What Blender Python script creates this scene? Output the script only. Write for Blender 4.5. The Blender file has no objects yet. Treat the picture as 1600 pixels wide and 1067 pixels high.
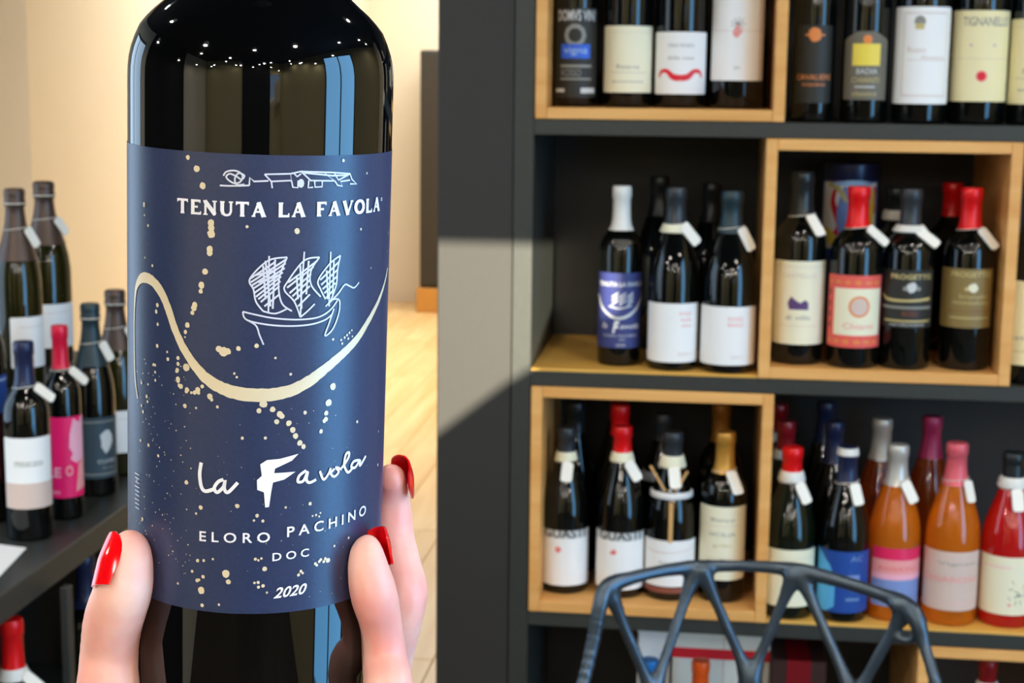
import bpy, bmesh, math, random
from mathutils import Vector, Matrix
random.seed(7)
sc = bpy.context.scene
C = sc.collection
PI = math.pi
EYE = 1.5                      # camera height; world z = 0 is the floor
# ------------------------------------------------------------------ camera
F, pitch, roll, yaw = 2500.0, 0.1617, 0.0115, 0.12133
_r = Vector((math.cos(yaw), math.sin(yaw), 0))
_f = Vector((-math.sin(yaw)*math.cos(pitch), math.cos(yaw)*math.cos(pitch), -math.sin(pitch)))
_u = Vector((-math.sin(yaw)*math.sin(pitch), math.cos(yaw)*math.sin(pitch), math.cos(pitch)))
CR = _r*math.cos(roll) + _u*math.sin(roll)
CU = -_r*math.sin(roll) + _u*math.cos(roll)
CAM = Vector((0, 0, EYE))
cam = bpy.data.cameras.new('camera'); camo = bpy.data.objects.new('camera', cam); C.objects.link(camo)
M = Matrix.Identity(4)
for i in range(3):
    M[i][0], M[i][1], M[i][2], M[i][3] = CR[i], CU[i], -_f[i], CAM[i]
camo.matrix_world = M
cam.sensor_width = 36; cam.lens = F/1600*36; cam.clip_start = 0.02
cam.dof.use_dof = True; cam.dof.focus_distance = 0.445; cam.dof.aperture_fstop = 42
sc.camera = camo
# ------------------------------------------------------------------ world, sun, window light, exposure
w = bpy.data.worlds.new('world'); sc.world = w; w.use_nodes = True
bgn = w.node_tree.nodes['Background']; bgn.inputs[0].default_value = (0.45, 0.68, 1, 1); bgn.inputs[1].default_value = 1.2
def light(name, kind, loc, direction, power, color, **kw):
    l = bpy.data.lights.new(name, kind); o = bpy.data.objects.new(name, l); C.objects.link(o)
    o.location = loc; o.rotation_euler = Vector(direction).to_track_quat('-Z', 'Y').to_euler()
    l.energy = power; l.color = color
    for k, v in kw.items(): setattr(l, k, v)
    return o
SUN = Vector((-0.34, 0.93, -0.088)).normalized()
light('sun', 'SUN', (2, -5, 3), SUN, 12.0, (1, 0.90, 0.70), angle=0.004)
light('window_daylight', 'AREA', (2.18, 0.3, 1.25), (-1, 0, 0), 40, (0.16, 0.54, 1), shape='RECTANGLE', size=1.2, size_y=2.3)
light('left_window_daylight', 'AREA', (-2.38, 1.9, 1.45), (1, 0, 0), 5.5, (0.72, 0.9, 1), shape='RECTANGLE', size=1.5, size_y=1.5)
light('corridor_fill_light', 'AREA', (-1.3, 8.3, 2.5), (0, 0, -1), 66, (1, 0.965, 0.93), shape='RECTANGLE', size=1.4, size_y=4.4)  # added fill lamp under the closed ceiling, brightens the passage
SPOTS = [(-1.9, -.6), (-1.2, -.9), (-.7, -.3), (.1, -.9), (.6, -.2), (1.3, -.8), (1.7, .2), (-1.6, .5), (1.2, .6), (-.4, 1.2), (.5, 1.4), (1.4, 1.5), (-1.3, 1.6), (-.2, -1.8), (.9, -1.9), (-1.3, -2.1), (1.9, -1.9), (-.9, .6), (-1.9, -1.6), (1.7, 2.0),
         (-1.7, -2.6), (-.9, -2.5), (-.45, -2.7), (.3, -2.4), (.65, -2.7), (1.2, -2.6), (1.7, -2.7), (1.85, -1.2), (1.9, -.6), (1.5, -1.5), (-.5, -1.4), (.5, -1.5)]
SPOTS = [(a, b, 2.475 if b > .7 else 1.98 + .37*((k*0.618) % 1)) for k, (a, b) in enumerate(SPOTS)]
_ld = None
for (sx, sy, sz_) in SPOTS:
    if _ld is None: _lo = light('ceiling_spotlight', 'AREA', (sx, sy, sz_-.005), (0, 0, -1), 3.7, (1, 0.93, 0.84), shape='DISK', size=0.06); _ld = _lo.data
    else: _l = bpy.data.objects.new('ceiling_spotlight', _ld); C.objects.link(_l); _l.location = (sx, sy, sz_-.005)
vs = sc.view_settings
vs.view_transform = 'Standard'; vs.look = 'None'; vs.gamma = 1; vs.exposure = 0.70; vs.use_curve_mapping = False

# ------------------------------------------------------------------ helpers
def ray(u, v): return _f + CR*((u-800)/F) - CU*((v-533.5)/F)
def on_z(u, v, z): d = ray(u, v); return CAM + d*((z-EYE)/d.z)
def on_y(u, v, y): d = ray(u, v); return CAM + d*(y/d.y)
def at(u, v, dep): return CAM + ray(u, v)*dep

def srgb(c):
    if isinstance(c, str): c = [int(c[i:i+2], 16)/255 for i in (0, 2, 4)]
    return tuple(x/12.92 if x <= 0.04045 else ((x+0.055)/1.055)**2.4 for x in c)
MATS = {}
def mat(name, col, rough=0.5, metal=0.0, spec=0.5, coat=0, trans=0, sss=0, noise=0, nscale=60, bump=0, col2=None, ior=1.5):
    if name in MATS: return MATS[name]
    m = bpy.data.materials.new(name); m.use_nodes = True; nt = m.node_tree; b = nt.nodes['Principled BSDF']
    c = srgb(col) if isinstance(col, str) else col
    b.inputs['Base Color'].default_value = (*c, 1); b.inputs['Roughness'].default_value = rough
    b.inputs['Metallic'].default_value = metal; b.inputs['Specular IOR Level'].default_value = spec
    b.inputs['Coat Weight'].default_value = coat; b.inputs['Transmission Weight'].default_value = trans; b.inputs['IOR'].default_value = ior
    if sss:
        b.inputs['Subsurface Weight'].default_value = sss; b.inputs['Subsurface Radius'].default_value = (1, .35, .2); b.inputs['Subsurface Scale'].default_value = 0.006
    if noise or bump:
        tc = nt.nodes.new('ShaderNodeTexCoord'); n = nt.nodes.new('ShaderNodeTexNoise'); n.inputs['Scale'].default_value = nscale; n.inputs['Detail'].default_value = 4
        nt.links.new(tc.outputs['Object'], n.inputs['Vector'])
        if noise:
            c2 = srgb(col2) if isinstance(col2, str) else (tuple(x*(1-noise) for x in c))
            mx = nt.nodes.new('ShaderNodeMix'); mx.data_type = 'RGBA'
            mx.inputs[6].default_value = (*c, 1); mx.inputs[7].default_value = (*c2, 1)
            rmp = nt.nodes.new('ShaderNodeMapRange'); rmp.inputs[1].default_value = 0.35; rmp.inputs[2].default_value = 0.65
            nt.links.new(n.outputs['Fac'], rmp.inputs[0]); nt.links.new(rmp.outputs[0], mx.inputs[0]); nt.links.new(mx.outputs[2], b.inputs['Base Color'])
        if bump:
            bp = nt.nodes.new('ShaderNodeBump'); bp.inputs['Strength'].default_value = bump; bp.inputs['Distance'].default_value = 0.002
            nt.links.new(n.outputs['Fac'], bp.inputs['Height']); nt.links.new(bp.outputs[0], b.inputs['Normal'])
    MATS[name] = m; return m
def wood(name, c1, c2, scale=(3, 3, 40), rough=0.45):
    m = bpy.data.materials.new(name); m.use_nodes = True; nt = m.node_tree; b = nt.nodes['Principled BSDF']
    tc = nt.nodes.new('ShaderNodeTexCoord'); mp = nt.nodes.new('ShaderNodeMapping'); mp.inputs['Scale'].default_value = scale
    n = nt.nodes.new('ShaderNodeTexNoise'); n.inputs['Scale'].default_value = 1; n.inputs['Detail'].default_value = 5; n.inputs['Distortion'].default_value = 0.6
    rp = nt.nodes.new('ShaderNodeValToRGB'); rp.color_ramp.elements[0].position = 0.3; rp.color_ramp.elements[1].position = 0.7
    rp.color_ramp.elements[0].color = (*srgb(c1), 1); rp.color_ramp.elements[1].color = (*srgb(c2), 1)
    oi = nt.nodes.new('ShaderNodeObjectInfo'); ad = nt.nodes.new('ShaderNodeVectorMath')
    nt.links.new(tc.outputs['Object'], ad.inputs[0]); nt.links.new(oi.outputs['Random'], ad.inputs[1])
    nt.links.new(ad.outputs[0], mp.inputs[0]); nt.links.new(mp.outputs[0], n.inputs['Vector']); nt.links.new(n.outputs['Fac'], rp.inputs[0]); nt.links.new(rp.outputs[0], b.inputs['Base Color'])
    b.inputs['Roughness'].default_value = rough
    MATS[name] = m; return m

def obj(name, bm, m=None, parent=None, smooth=False, sharp=None):
    me = bpy.data.meshes.new(name)
    if isinstance(bm, tuple): me.from_pydata(bm[0], [], bm[1])
    else: bm.to_mesh(me); bm.free()
    if smooth:
        for p in me.polygons: p.use_smooth = True
        if sharp: me.set_sharp_from_angle(angle=math.radians(sharp))
    if m: me.materials.append(m if not isinstance(m, str) else MATS[m])
    o = bpy.data.objects.new(name, me); C.objects.link(o)
    if parent: o.parent = parent
    return o
def tag(o, label=None, cat=None, group=None, kind=None):
    if label: o['label'] = label
    if cat: o['category'] = cat
    if group: o['group'] = group
    if kind: o['kind'] = kind
    return o
def empty(name, loc, label, cat, rz=0, group=None):
    o = bpy.data.objects.new(name, None); o.empty_display_size = 0.05; C.objects.link(o); o.location = loc; o.rotation_euler = (0, 0, rz)
    return tag(o, label, cat, group)
def box(bm, x0, x1, y0, y1, z0, z1, bev=0.0):
    vs_ = [bm.verts.new((x, y, z)) for z in (z0, z1) for y in (y0, y1) for x in (x0, x1)]
    fs = [(0, 2, 3, 1), (4, 5, 7, 6), (0, 1, 5, 4), (1, 3, 7, 5), (3, 2, 6, 7), (2, 0, 4, 6)]
    ff = [bm.faces.new([vs_[i] for i in f]) for f in fs]
    if bev:
        es = list({e for f in ff for e in f.edges})
        bmesh.ops.bevel(bm, geom=es, offset=bev, segments=1, affect='EDGES', profile=0.5)
    return bm
def B(x0, x1, y0, y1, z0, z1, bev=0.0): return box(bmesh.new(), x0, x1, y0, y1, z0, z1, bev)
def lathe(prof, n=40, r_add=0):
    vs_, fs = [], []
    for (r, z) in prof:
        for i in range(n):
            a = 2*PI*i/n; vs_.append(((r+r_add)*math.cos(a), (r+r_add)*math.sin(a), z))
    for j in range(len(prof)-1):
        for i in range(n):
            k = (i+1) % n; fs.append((j*n+i, j*n+k, (j+1)*n+k, (j+1)*n+i))
    fs.append(tuple(reversed(range(n)))); fs.append(tuple((len(prof)-1)*n+i for i in range(n)))
    return (vs_, fs)
def catmull(P, sub=8):
    out = []
    n = len(P)
    for i in range(n-1):
        p0, p1, p2, p3 = P[max(i-1, 0)], P[i], P[i+1], P[min(i+2, n-1)]
        for k in range(sub):
            t = k/sub
            out.append(tuple(0.5*(2*b+(c-a)*t+(2*a-5*b+4*c-d)*t*t+(3*b-a-3*c+d)*t**3) for a, b, c, d in zip(p0, p1, p2, p3)))
    out.append(tuple(P[-1])); return out
def torus(R, r, z=0, n=24, m=6, sx=1, tilt=0):
    vs_, fs = [], []
    for i in range(n):
        a = 2*PI*i/n
        for j in range(m):
            b = 2*PI*j/m; x = (R+r*math.cos(b))*math.cos(a)*sx; y = (R+r*math.cos(b))*math.sin(a)
            vs_.append((x, y, z+r*math.sin(b)+tilt*x))
    for i in range(n):
        for j in range(m):
            fs.append((i*m+j, ((i+1) % n)*m+j, ((i+1) % n)*m+(j+1) % m, i*m+(j+1) % m))
    return (vs_, fs)
def blob_mesh(chains, voxel, smooth_it, blobs=(), flat=None):
    """chains of (x,y,z,r) swept as overlapping spheres, fused into ONE continuous surface"""
    bm = bmesh.new()
    def sph(c, r, mtx=None):
        mt = Matrix.Translation(c)
        if mtx is not None: mt = mt @ mtx
        bmesh.ops.create_icosphere(bm, subdivisions=2, radius=r, matrix=mt)
    for ch in chains:
        pts = catmull(ch, 6)
        last = None
        for p in pts:
            v = Vector(p[:3])
            if last is None or (v-last).length > 0.22*p[3]:
                sph(v, p[3], flat); last = v
    for (c, mtx) in blobs: sph(Vector(c), 1.0, mtx)
    me = bpy.data.meshes.new('tmp'); bm.to_mesh(me); bm.free()
    o = bpy.data.objects.new('tmp', me); C.objects.link(o)
    r = o.modifiers.new('r', 'REMESH'); r.mode = 'VOXEL'; r.voxel_size = voxel; r.use_smooth_shade = True
    s = o.modifiers.new('s', 'SMOOTH'); s.iterations = smooth_it; s.factor = 0.5
    dg = bpy.context.evaluated_depsgraph_get(); dg.update()
    m2 = bpy.data.meshes.new_from_object(o.evaluated_get(dg))
    bpy.data.objects.remove(o); bpy.data.meshes.remove(me)
    m2.materials.clear()
    for p in m2.polygons: p.use_smooth = True
    return m2
def mesh_obj(name, me, m, parent=None):
    me.name = name; me.materials.append(MATS[m]); o = bpy.data.objects.new(name, me); C.objects.link(o)
    if parent: o.parent = parent
    return o
# text as flat triangles in (x, y)
_T = {}
def text_geo(s, offset=0.0, shear=0.0):
    key = (s, offset, shear)
    if key in _T: return _T[key]
    cu = bpy.data.curves.new('t', 'FONT'); cu.body = s; cu.size = 1; cu.resolution_u = 3; cu.offset = offset; cu.shear = shear; cu.fill_mode = 'FRONT'
    o = bpy.data.objects.new('t', cu); C.objects.link(o)
    dg = bpy.context.evaluated_depsgraph_get(); dg.update()
    me = bpy.data.meshes.new_from_object(o.evaluated_get(dg))
    V = [(v.co.x, v.co.y) for v in me.vertices]; Fc = [tuple(p.vertices) for p in me.polygons]
    bpy.data.objects.remove(o); bpy.data.curves.remove(cu); bpy.data.meshes.remove(me)
    if V:
        x0 = min(v[0] for v in V); x1 = max(v[0] for v in V); y0 = min(v[1] for v in V); y1 = max(v[1] for v in V)
        V = [((x-x0)/(x1-x0), (y-y0)/(y1-y0)) for x, y in V]
        asp = (x1-x0)/(y1-y0)
    else: asp = 1
    _T[key] = (V, Fc, asp); return _T[key]
class Print:
    """flat print collected in label coordinates (s along the arc, z up), one mesh per colour"""
    def __init__(self): self.d = {}
    def _g(self, c): return self.d.setdefault(c, ([], []))
    def add(self, c, V, Fc):
        v, f = self._g(c); o = len(v); v.extend(V); f.extend([tuple(i+o for i in q) for q in Fc])
    def text(self, c, s, x0, x1, y0, y1, offset=0.0, shear=0.0):
        V, Fc, a = text_geo(s, offset, shear); self.add(c, [(x0+(x1-x0)*x, y0+(y1-y0)*y) for x, y in V], Fc)
    def rect(self, c, x0, x1, y0, y1, n=8):
        V = []; Fc = []
        for i in range(n+1):
            x = x0+(x1-x0)*i/n; V += [(x, y0), (x, y1)]
        for i in range(n): Fc.append((2*i, 2*i+2, 2*i+3, 2*i+1))
        self.add(c, V, Fc)
    def disc(self, c, x, y, rx, ry=None, n=10, jit=0.0):
        ry = ry or rx
        V = [(x, y)]+[(x+rx*(1+random.uniform(-jit, jit))*math.cos(2*PI*i/n), y+ry*(1+random.uniform(-jit, jit))*math.sin(2*PI*i/n)) for i in range(n)]
        self.add(c, V, [(0, 1+i, 1+(i+1) % n) for i in range(n)])
    def stroke(self, c, P, wd, sub=5, smooth=True, rough=0.0):
        P = [(p[0], p[1], p[2] if len(p) > 2 else wd) for p in P]
        if smooth and len(P) > 2: P = catmull(P, sub)
        V = []; Fc = []
        for i, p in enumerate(P):
            a = P[max(i-1, 0)]; b = P[min(i+1, len(P)-1)]
            dx, dy = b[0]-a[0], b[1]-a[1]; L = math.hypot(dx, dy) or 1; nx, ny = -dy/L, dx/L
            h1 = p[2]/2*(1+random.uniform(-rough, rough)); h2 = p[2]/2*(1+random.uniform(-rough, rough))
            V += [(p[0]+nx*h1, p[1]+ny*h1), (p[0]-nx*h2, p[1]-ny*h2)]
        for i in range(len(P)-1): Fc.append((2*i, 2*i+1, 2*i+3, 2*i+2))
        self.add(c, V, Fc)
    def poly(self, c, P): self.add(c, [tuple(p) for p in P], [tuple(range(len(P)))])
    def build(self, R, parent, name='lettering', conv=None):
        out = []
        for k, (c, (V, Fc)) in enumerate(self.d.items()):
            nm, mt = (c if isinstance(c, tuple) else (name, c))
            bm = bmesh.new(); vv = [bm.verts.new((p[0], p[1], 0)) for p in V]
            for q in Fc:
                try: bm.faces.new([vv[i] for i in q])
                except ValueError: pass
            if max(max(V[i][0] for i in q)-min(V[i][0] for i in q) for q in Fc) > .0035:
                bmesh.ops.triangulate(bm, faces=[f for f in bm.faces if len(f.verts) > 4])
                a0, a1 = min(p[0] for p in V), max(p[0] for p in V); x = math.ceil(a0/.003)*.003
                while x < a1:
                    bmesh.ops.bisect_plane(bm, geom=bm.verts[:]+bm.edges[:]+bm.faces[:], plane_co=(x, 0, 0), plane_no=(1, 0, 0), dist=1e-6); x += .003
            for v_ in bm.verts:
                s_, z_ = v_.co.x, v_.co.y; v_.co = (R*math.sin(s_/R), -R*math.cos(s_/R), z_)
            for f in bm.faces:
                f.normal_update(); cc = f.calc_center_median()
                if f.normal.dot(Vector((cc.x, cc.y, 0))) < 0: f.normal_flip()
            out.append(obj(nm, bm, mt, parent))
        return out

# ------------------------------------------------------------------ materials
mat('cream_wall', 'ece0c8', 0.9, noise=0.03, nscale=2)
mat('olive_wall', 'bdb284', 0.9)
mat('plaster_white', 'f0eadf', 0.9)
mat('dark_ceiling', '1c1c1a', 0.9)
mat('soft_black', '111110', 0.9)
wood('floor_dark', '2c241c', '3a3026', (14, 1.2, 5), 0.6)
mat('black_panel', '2b2a27', 0.6, noise=0.12, nscale=180)
mat('shelf_black', '323532', 0.42, noise=0.12, nscale=120, bump=0.05)
mat('back_panel', '25221f', 0.6, noise=0.1, nscale=100)
wood('oak', 'dc9c52', 'efb76e', (2, 2, 30))
wood('oak_x', 'dc9c52', 'efb76e', (3, 30, 30))
wood('liner_wood', 'e2a848', 'f0bc5e', (3, 25, 25))
wood('floor_wood', 'e0b878', 'f2d8a2', (14, 1.2, 5), 0.35)
mat('dark_cupboard', '26221a', 0.5); mat('plinth_wood', 'b98338', 0.5)
mat('dark_glass', (0.002, 0.0025, 0.002), 0.04, spec=0.5)
mat('green_glass', (0.004, 0.007, 0.003), 0.05, spec=0.5)
mat('olive_glass', (0.016, 0.014, 0.002), 0.06, spec=0.5)
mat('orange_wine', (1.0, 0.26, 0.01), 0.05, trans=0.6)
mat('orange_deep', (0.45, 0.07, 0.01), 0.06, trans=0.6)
mat('red_wine_glass', (0.75, 0.012, 0.012), 0.06, trans=0.45)
mat('clear_tint', (0.35, 0.13, 0.06), 0.05, trans=0.3)
for n_, c_, r_ in [('white_paper', 'f4f4f2', .6), ('cream_paper', 'f0ecce', .6), ('ivory_paper', 'f2e6b4', .6), ('black_paper', '24241f', .55),
    ('olive_paper', '8b7440', .55), ('grey_paper', '6e685a', .55), ('magenta_paper', 'f50a68', .5), ('pink_paper', 'f88aa0', .5), ('navy_paper', '343c78', .6),
    ('slate_paper', '33444f', .55), ('blue_paper', '16479a', .5), ('sky_paper', '58b2e6', .5), ('rose_paper', 'f2a0a0', .5), ('peri_paper', '7d95cc', .5),
    ('coral_paper', 'ea5f55', .55), ('beige_paper', 'd9c2b6', .6), ('red_ink', 'e5182a', .5), ('pale_red_ink', 'ee9c96', .6), ('grey_ink', '8f8f88', .6),
    ('black_ink', '1c1c1c', .6), ('gold_ink', 'c9b778', .45), ('orange_ink', 'e98a45', .5), ('purple_ink', '5a3f74', .6), ('cobalt_ink', '2b63d8', .5),
    ('yellow_ink', 'f0d850', .5), ('silver_ink', 'cdd0cf', .4), ('light_pink_ink', 'f6b4c8', .5), ('hot_pink', 'e8265e', .4), ('brown_ink', '8a4a38', .6), ('pale_blue_ink', 'a9c6e4', .5),
    ('price_tag_card', 'f8f5ea', .7), ('green_ink', '4d7a58', .6)]:
    mat(n_, c_, r_)
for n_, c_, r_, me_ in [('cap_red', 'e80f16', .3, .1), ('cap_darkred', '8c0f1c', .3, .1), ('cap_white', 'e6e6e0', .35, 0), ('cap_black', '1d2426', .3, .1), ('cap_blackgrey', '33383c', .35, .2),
    ('cap_navy', '1c2547', .3, .1), ('cap_silver', 'c9c5bd', .3, .35), ('cap_pink', 'e0606c', .35, .1), ('cap_magenta', 'b03060', .35, .1), ('cap_gold', 'd09a42', .3, .4),
    ('foil_bronze', '54443c', .38, .5), ('cap_teal', '24383f', .4, .2), ('cap_blue', '1d6fb8', .3, .1), ('cap_orange', 'ea5a1a', .3, .1), ('cap_cherry', 'd8143c', .3, .1), ('cap_amber', 'a5702c', .3, .3),
    ('foil_gold', 'c8a24a', .3, .6), ('foil_slate', '48474c', .35, .4)]:
    mat(n_, c_, r_, metal=me_)
mat('chair_metal', '4c5863', 0.32, metal=0.7, noise=0.08, nscale=300)
mat('elastic', 'd8d2c4', 0.5); mat('lamp_glow', (1, 1, 1), 0.5)
mat('wood_stick', 'd8a868', .6); mat('cardboard_white', 'e8e6d8', .7); mat('brown_card', '3a1a12', .6); mat('window_frame_grey', '54585a', .5)
mat('sun_mask_cloth', 'cfc7b4', .9)

# ------------------------------------------------------------------ setting
D = 2.54
def struct(name, bm, m, parent=None):
    o = obj(name, bm, m, parent)
    if not parent: o['kind'] = 'structure'
    return o
fl = struct('floor', B(-2.3, 3.5, -3.1, 10.8, -0.06, -0.012), 'plinth_wood')
pm = []
for L in (1.55, 1.2):
    bm = B(0.001, 0.179, 0.001, L-0.001, -0.011, 0.0, 0.0015); me = bpy.data.meshes.new('plank'); bm.to_mesh(me); bm.free(); me.materials.append(MATS['floor_wood']); pm.append((L, me))
dk = {}
for L, me in pm:
    m2 = me.copy(); m2.materials.clear(); m2.materials.append(MATS['floor_dark']); dk[L] = m2
ix = 0; x = -2.3
while x < 3.3:
    y = -3.1 + (-0.5 if ix % 2 else 0) * 0 
    k = ix % 2
    while y < 10.6:
        L, me = pm[k % 2] if y < 0 or x < 0 else (1.55, pm[0][1])
        if y < 2.9 or x < -0.3:
            o = bpy.data.objects.new('plank', me); C.objects.link(o); o.parent = fl; o.location = (x, y, 0)
            if y < 1.6: o.data = dk[L]
        y += L; k += 1
    x += 0.18; ix += 1
struct('ceiling', B(-2.3, 2.2, -3.1, 10.8, 2.55, 2.65), 'dark_ceiling')
bm = bmesh.new()
for a in [(-2.4, -2.3, -3.1, 1.15, 0, 3), (-2.4, -2.3, 2.65, 10.8, 0, 3), (-2.4, -2.3, 1.15, 2.65, 0, .7), (-2.4, -2.3, 1.15, 2.65, 2.2, 3)]: box(bm, *a)
struct('wall_left', bm, 'cream_wall')
wf2 = struct('window_2', B(-2.36, -2.32, 1.15, 2.65, .7, .74), 'window_frame_grey')
for a in [(1.15, 1.19, .74, 2.16), (2.61, 2.65, .74, 2.16), (1.15, 2.65, 2.16, 2.2), (1.88, 1.92, .74, 2.16)]: obj('window_bar', B(-2.36, -2.32, *a), 'window_frame_grey', wf2)
struct('trim_1', B(-2.3, -2.16, 3.2, 4.93, 0.0, 2.55), 'plaster_white')
struct('wall_far', B(-2.4, 0.0, 10.75, 10.9, -.06, 3.0), 'cream_wall')
struct('wall_corridor', B(-0.31, -0.21, 3.05, 10.8, 0, 3.0), 'cream_wall')
struct('wall_behind_shelves', B(-0.31, 3.5, 2.95, 3.05, 0, 3.0), 'cream_wall')
struct('wall_partition', B(-0.4335, -0.3102, D+0.004, 3.05, 0, 3.0, 0.002), 'black_panel')
# right wall with a tall window opening, back wall with a small window
bm = bmesh.new()
for a in [(2.1, 2.2, -3.1, -.35, 0, 3), (2.1, 2.2, 0.95, 2.95, 0, 3), (2.1, 2.2, -.35, 0.95, 0, 0.1), (2.1, 2.2, -.35, 0.95, 2.4, 3)]: box(bm, *a)
struct('wall_right', bm, 'olive_wall')
wf = struct('window_1', B(2.12, 2.17, -.35, .95, 0.1, 0.15), 'window_frame_grey')
for a in [(2.12, 2.17, -.35, -.30, .15, 2.35), (2.12, 2.17, .90, .95, .15, 2.35), (2.12, 2.17, -.35, .95, 2.35, 2.4), (2.12, 2.16, .28, .33, .15, 2.35)]: obj('window_bar', B(*a), 'window_frame_grey', wf)
struct('reflection_panel_back', B(-.15, 1.28, -3.0, -2.93, 0, 2.55), 'soft_black')  # unseen black panel, added for a dark band reflected in the held bottle
struct('reflection_panel_left', B(-2.3, -2.24, -1.15, .85, 0, 2.55), 'soft_black')  # unseen too, added to blacken the left part of the bottle's reflections
WX0, WX1, WZ0, WZ1 = 1.31, 1.93, 1.32, 1.775
bm = bmesh.new()
for a in [(-2.3, WX0, -3.1, -3, 0, 3), (WX1, 2.2, -3.1, -3, 0, 3), (WX0, WX1, -3.1, -3, 0, WZ0), (WX0, WX1, -3.1, -3, WZ1, 3)]: box(bm, *a)
struct('wall_back', bm, 'olive_wall')
# unseen sheet added in the small window: its slanting edge shapes the sun patch
bm = bmesh.new()
pf = [bm.verts.new(p) for p in [(1.55, -2.99, 1.30), (1.95, -2.99, 1.30), (1.95, -2.99, 1.70), (1.70, -2.99, 1.535), (1.58, -2.99, 1.44)]]
f = bm.faces.new(pf); e = bmesh.ops.extrude_face_region(bm, geom=[f]); bmesh.ops.translate(bm, verts=[v for v in e['geom'] if isinstance(v, bmesh.types.BMVert)], vec=(0, .01, 0))
struct('sun_mask', bm, 'sun_mask_cloth')
# ceiling spots (their own lamps): small bright discs seen as glints on the glass
ce = bpy.data.objects['ceiling']
spot_mesh = None
lm = bpy.data.materials.new('spot_lens'); lm.use_nodes = True
em = lm.node_tree.nodes['Principled BSDF']; em.inputs['Emission Color'].default_value = (1, .93, .85, 1); em.inputs['Emission Strength'].default_value = 8
for (sx, sy, sz_) in SPOTS:
    if spot_mesh is None:
        o = obj('ceiling_spot', lathe([(0.03, 0), (0.045, 0.004), (0.045, 0.06), (0.03, 0.075)], 16), 'plaster_white', ce); spot_mesh = o.data
        l2 = obj('spot_lens', lathe([(0.0, -0.002), (0.028, -0.002), (0.028, 0.0)], 12), lm, o); lens_mesh = l2.data
    else:
        o = bpy.data.objects.new('ceiling_spot', spot_mesh); C.objects.link(o); o.parent = ce
        l2 = bpy.data.objects.new('spot_lens', lens_mesh); C.objects.link(l2); l2.parent = o
    o.location = (sx, sy, sz_)
    if sz_ < 2.4: obj('pendant_cord', B(sx-.002, sx+.002, sy-.002, sy+.002, sz_+.07, 2.55), 'cap_black', ce)

# dark cupboard far down the corridor
t = empty('cupboard', (0, 0, 0), 'tall dark cupboard with a golden wooden plinth at the far end of the bright passage', 'cupboard')
p1 = on_z(683, 475, 0); yc = 10.2; xl = on_y(656, 300, yc).x
ztop = on_y(656, 78, yc).z
obj('body', B(xl, xl+0.55, yc, yc+0.45, 0.16, ztop, 0.01), 'dark_cupboard', t)
obj('plinth', B(xl-0.02, xl+0.57, yc-0.02, yc+0.45, 0.0, 0.16, 0.005), 'plinth_wood', t)
for s in (0, 1): obj('door', B(xl+0.01+s*.27, xl+.27+s*.27, yc-0.012, yc, 0.18, ztop-.02, 0.003), 'dark_cupboard', t)

# ------------------------------------------------------------------ main shelving unit
def zz(v): return EYE + v*D
Zt = {0: zz(-.0235)+.405, 1: zz(-.0235), 2: zz(-.1829), 3: zz(-.3426), 4: zz(-.3426)-.405, 5: zz(-.3426)-.81}
XL, XR = -.2785, 1.25
DEP = 0.37
su = empty('shelving_unit', (0, 0, 0), 'tall black shelving unit holding the wine bottles and oak boxes, beside the dark wall', 'shelf')
obj('side_panel', B(XL-.0315, XL, D, D+DEP, 0, 2.5, .001), 'shelf_black', su)
obj('side_panel', B(XR, XR+.03, D, D+DEP, 0, 2.5, .001), 'shelf_black', su)
obj('back_panel', B(XL, XR, D+DEP-.008, D+DEP, 0.0, 2.5), 'back_panel', su)
for k in Zt: obj('shelf_board', B(XL, XR, D, D+DEP-.008, Zt[k]-.0245, Zt[k], .001), 'shelf_black', su)
obj('shelf_board', B(XL, XR, D, D+DEP-.008, 2.475, 2.5, .001), 'shelf_black', su)
# oak liners lying on the shelves of the open compartments
tag(obj('shelf_liner', B(XL+.001, .0339*D-.001, D+.001, D+DEP-.01, Zt[2]+.0003, Zt[2]+.0045), 'liner_wood'), 'thin golden wooden sheet under the bottle with the white capsule', 'shelf liner', 'golden wooden shelf liners')
tag(obj('shelf_liner', B(.0445*D+.001, XR-.001, D+.001, D+DEP-.01, Zt[3]+.0003, Zt[3]+.0045), 'liner_wood'), 'thin golden wooden sheet on the lower shelf under the rosé bottles', 'shelf liner', 'golden wooden shelf liners')
ZL2 = Zt[2]+.0045; ZL3 = Zt[3]+.0045
TH = .0180
def oak_box(x0, x1, z0, z1, label, depth=DEP-.012):
    t = empty('wooden_box', (x0, D-.004, z0), label, 'box', 0, 'oak boxes in the black shelving')
    W = x1-x0; H = z1-z0
    def p(n, a, m): obj(n, B(*a, .0012), m, t)
    p('side_board', (0, TH, 0, depth, 0, H), 'oak'); p('side_board', (W-TH, W, 0, depth, 0, H), 'oak')
    p('top_board', (TH, W-TH, .0008, depth, H-TH, H), 'oak_x'); p('bottom_board', (TH, W-TH, .0008, depth, 0, TH), 'oak_x')
    obj('back_board', B(TH, W-TH, depth-.008, depth, TH, H-TH), 'back_panel', t)
    return t
e = .0006
b1 = oak_box(-.2768, .0443*D, Zt[1]+e, Zt[0]-.0245-e, 'top left oak box, holding the bottle with the red moustache label')
b2 = oak_box(.0339*D, .1872*D, Zt[2]+e, Zt[1]-.0245-e, 'square oak box on the middle shelf, holding red capsuled bottles and a colourful gift box')
b3 = oak_box(-.2768, .0445*D, Zt[3]+e, Zt[2]-.0245-e, 'square oak box on the lower left shelf behind the lattice chair')
b4x = on_y(1434, 1030, D).x
b4 = oak_box(b4x, b4x+.39, Zt[4]+e, Zt[3]-.0245-e, 'oak box in the bottom row at the right edge of the picture')

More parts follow.
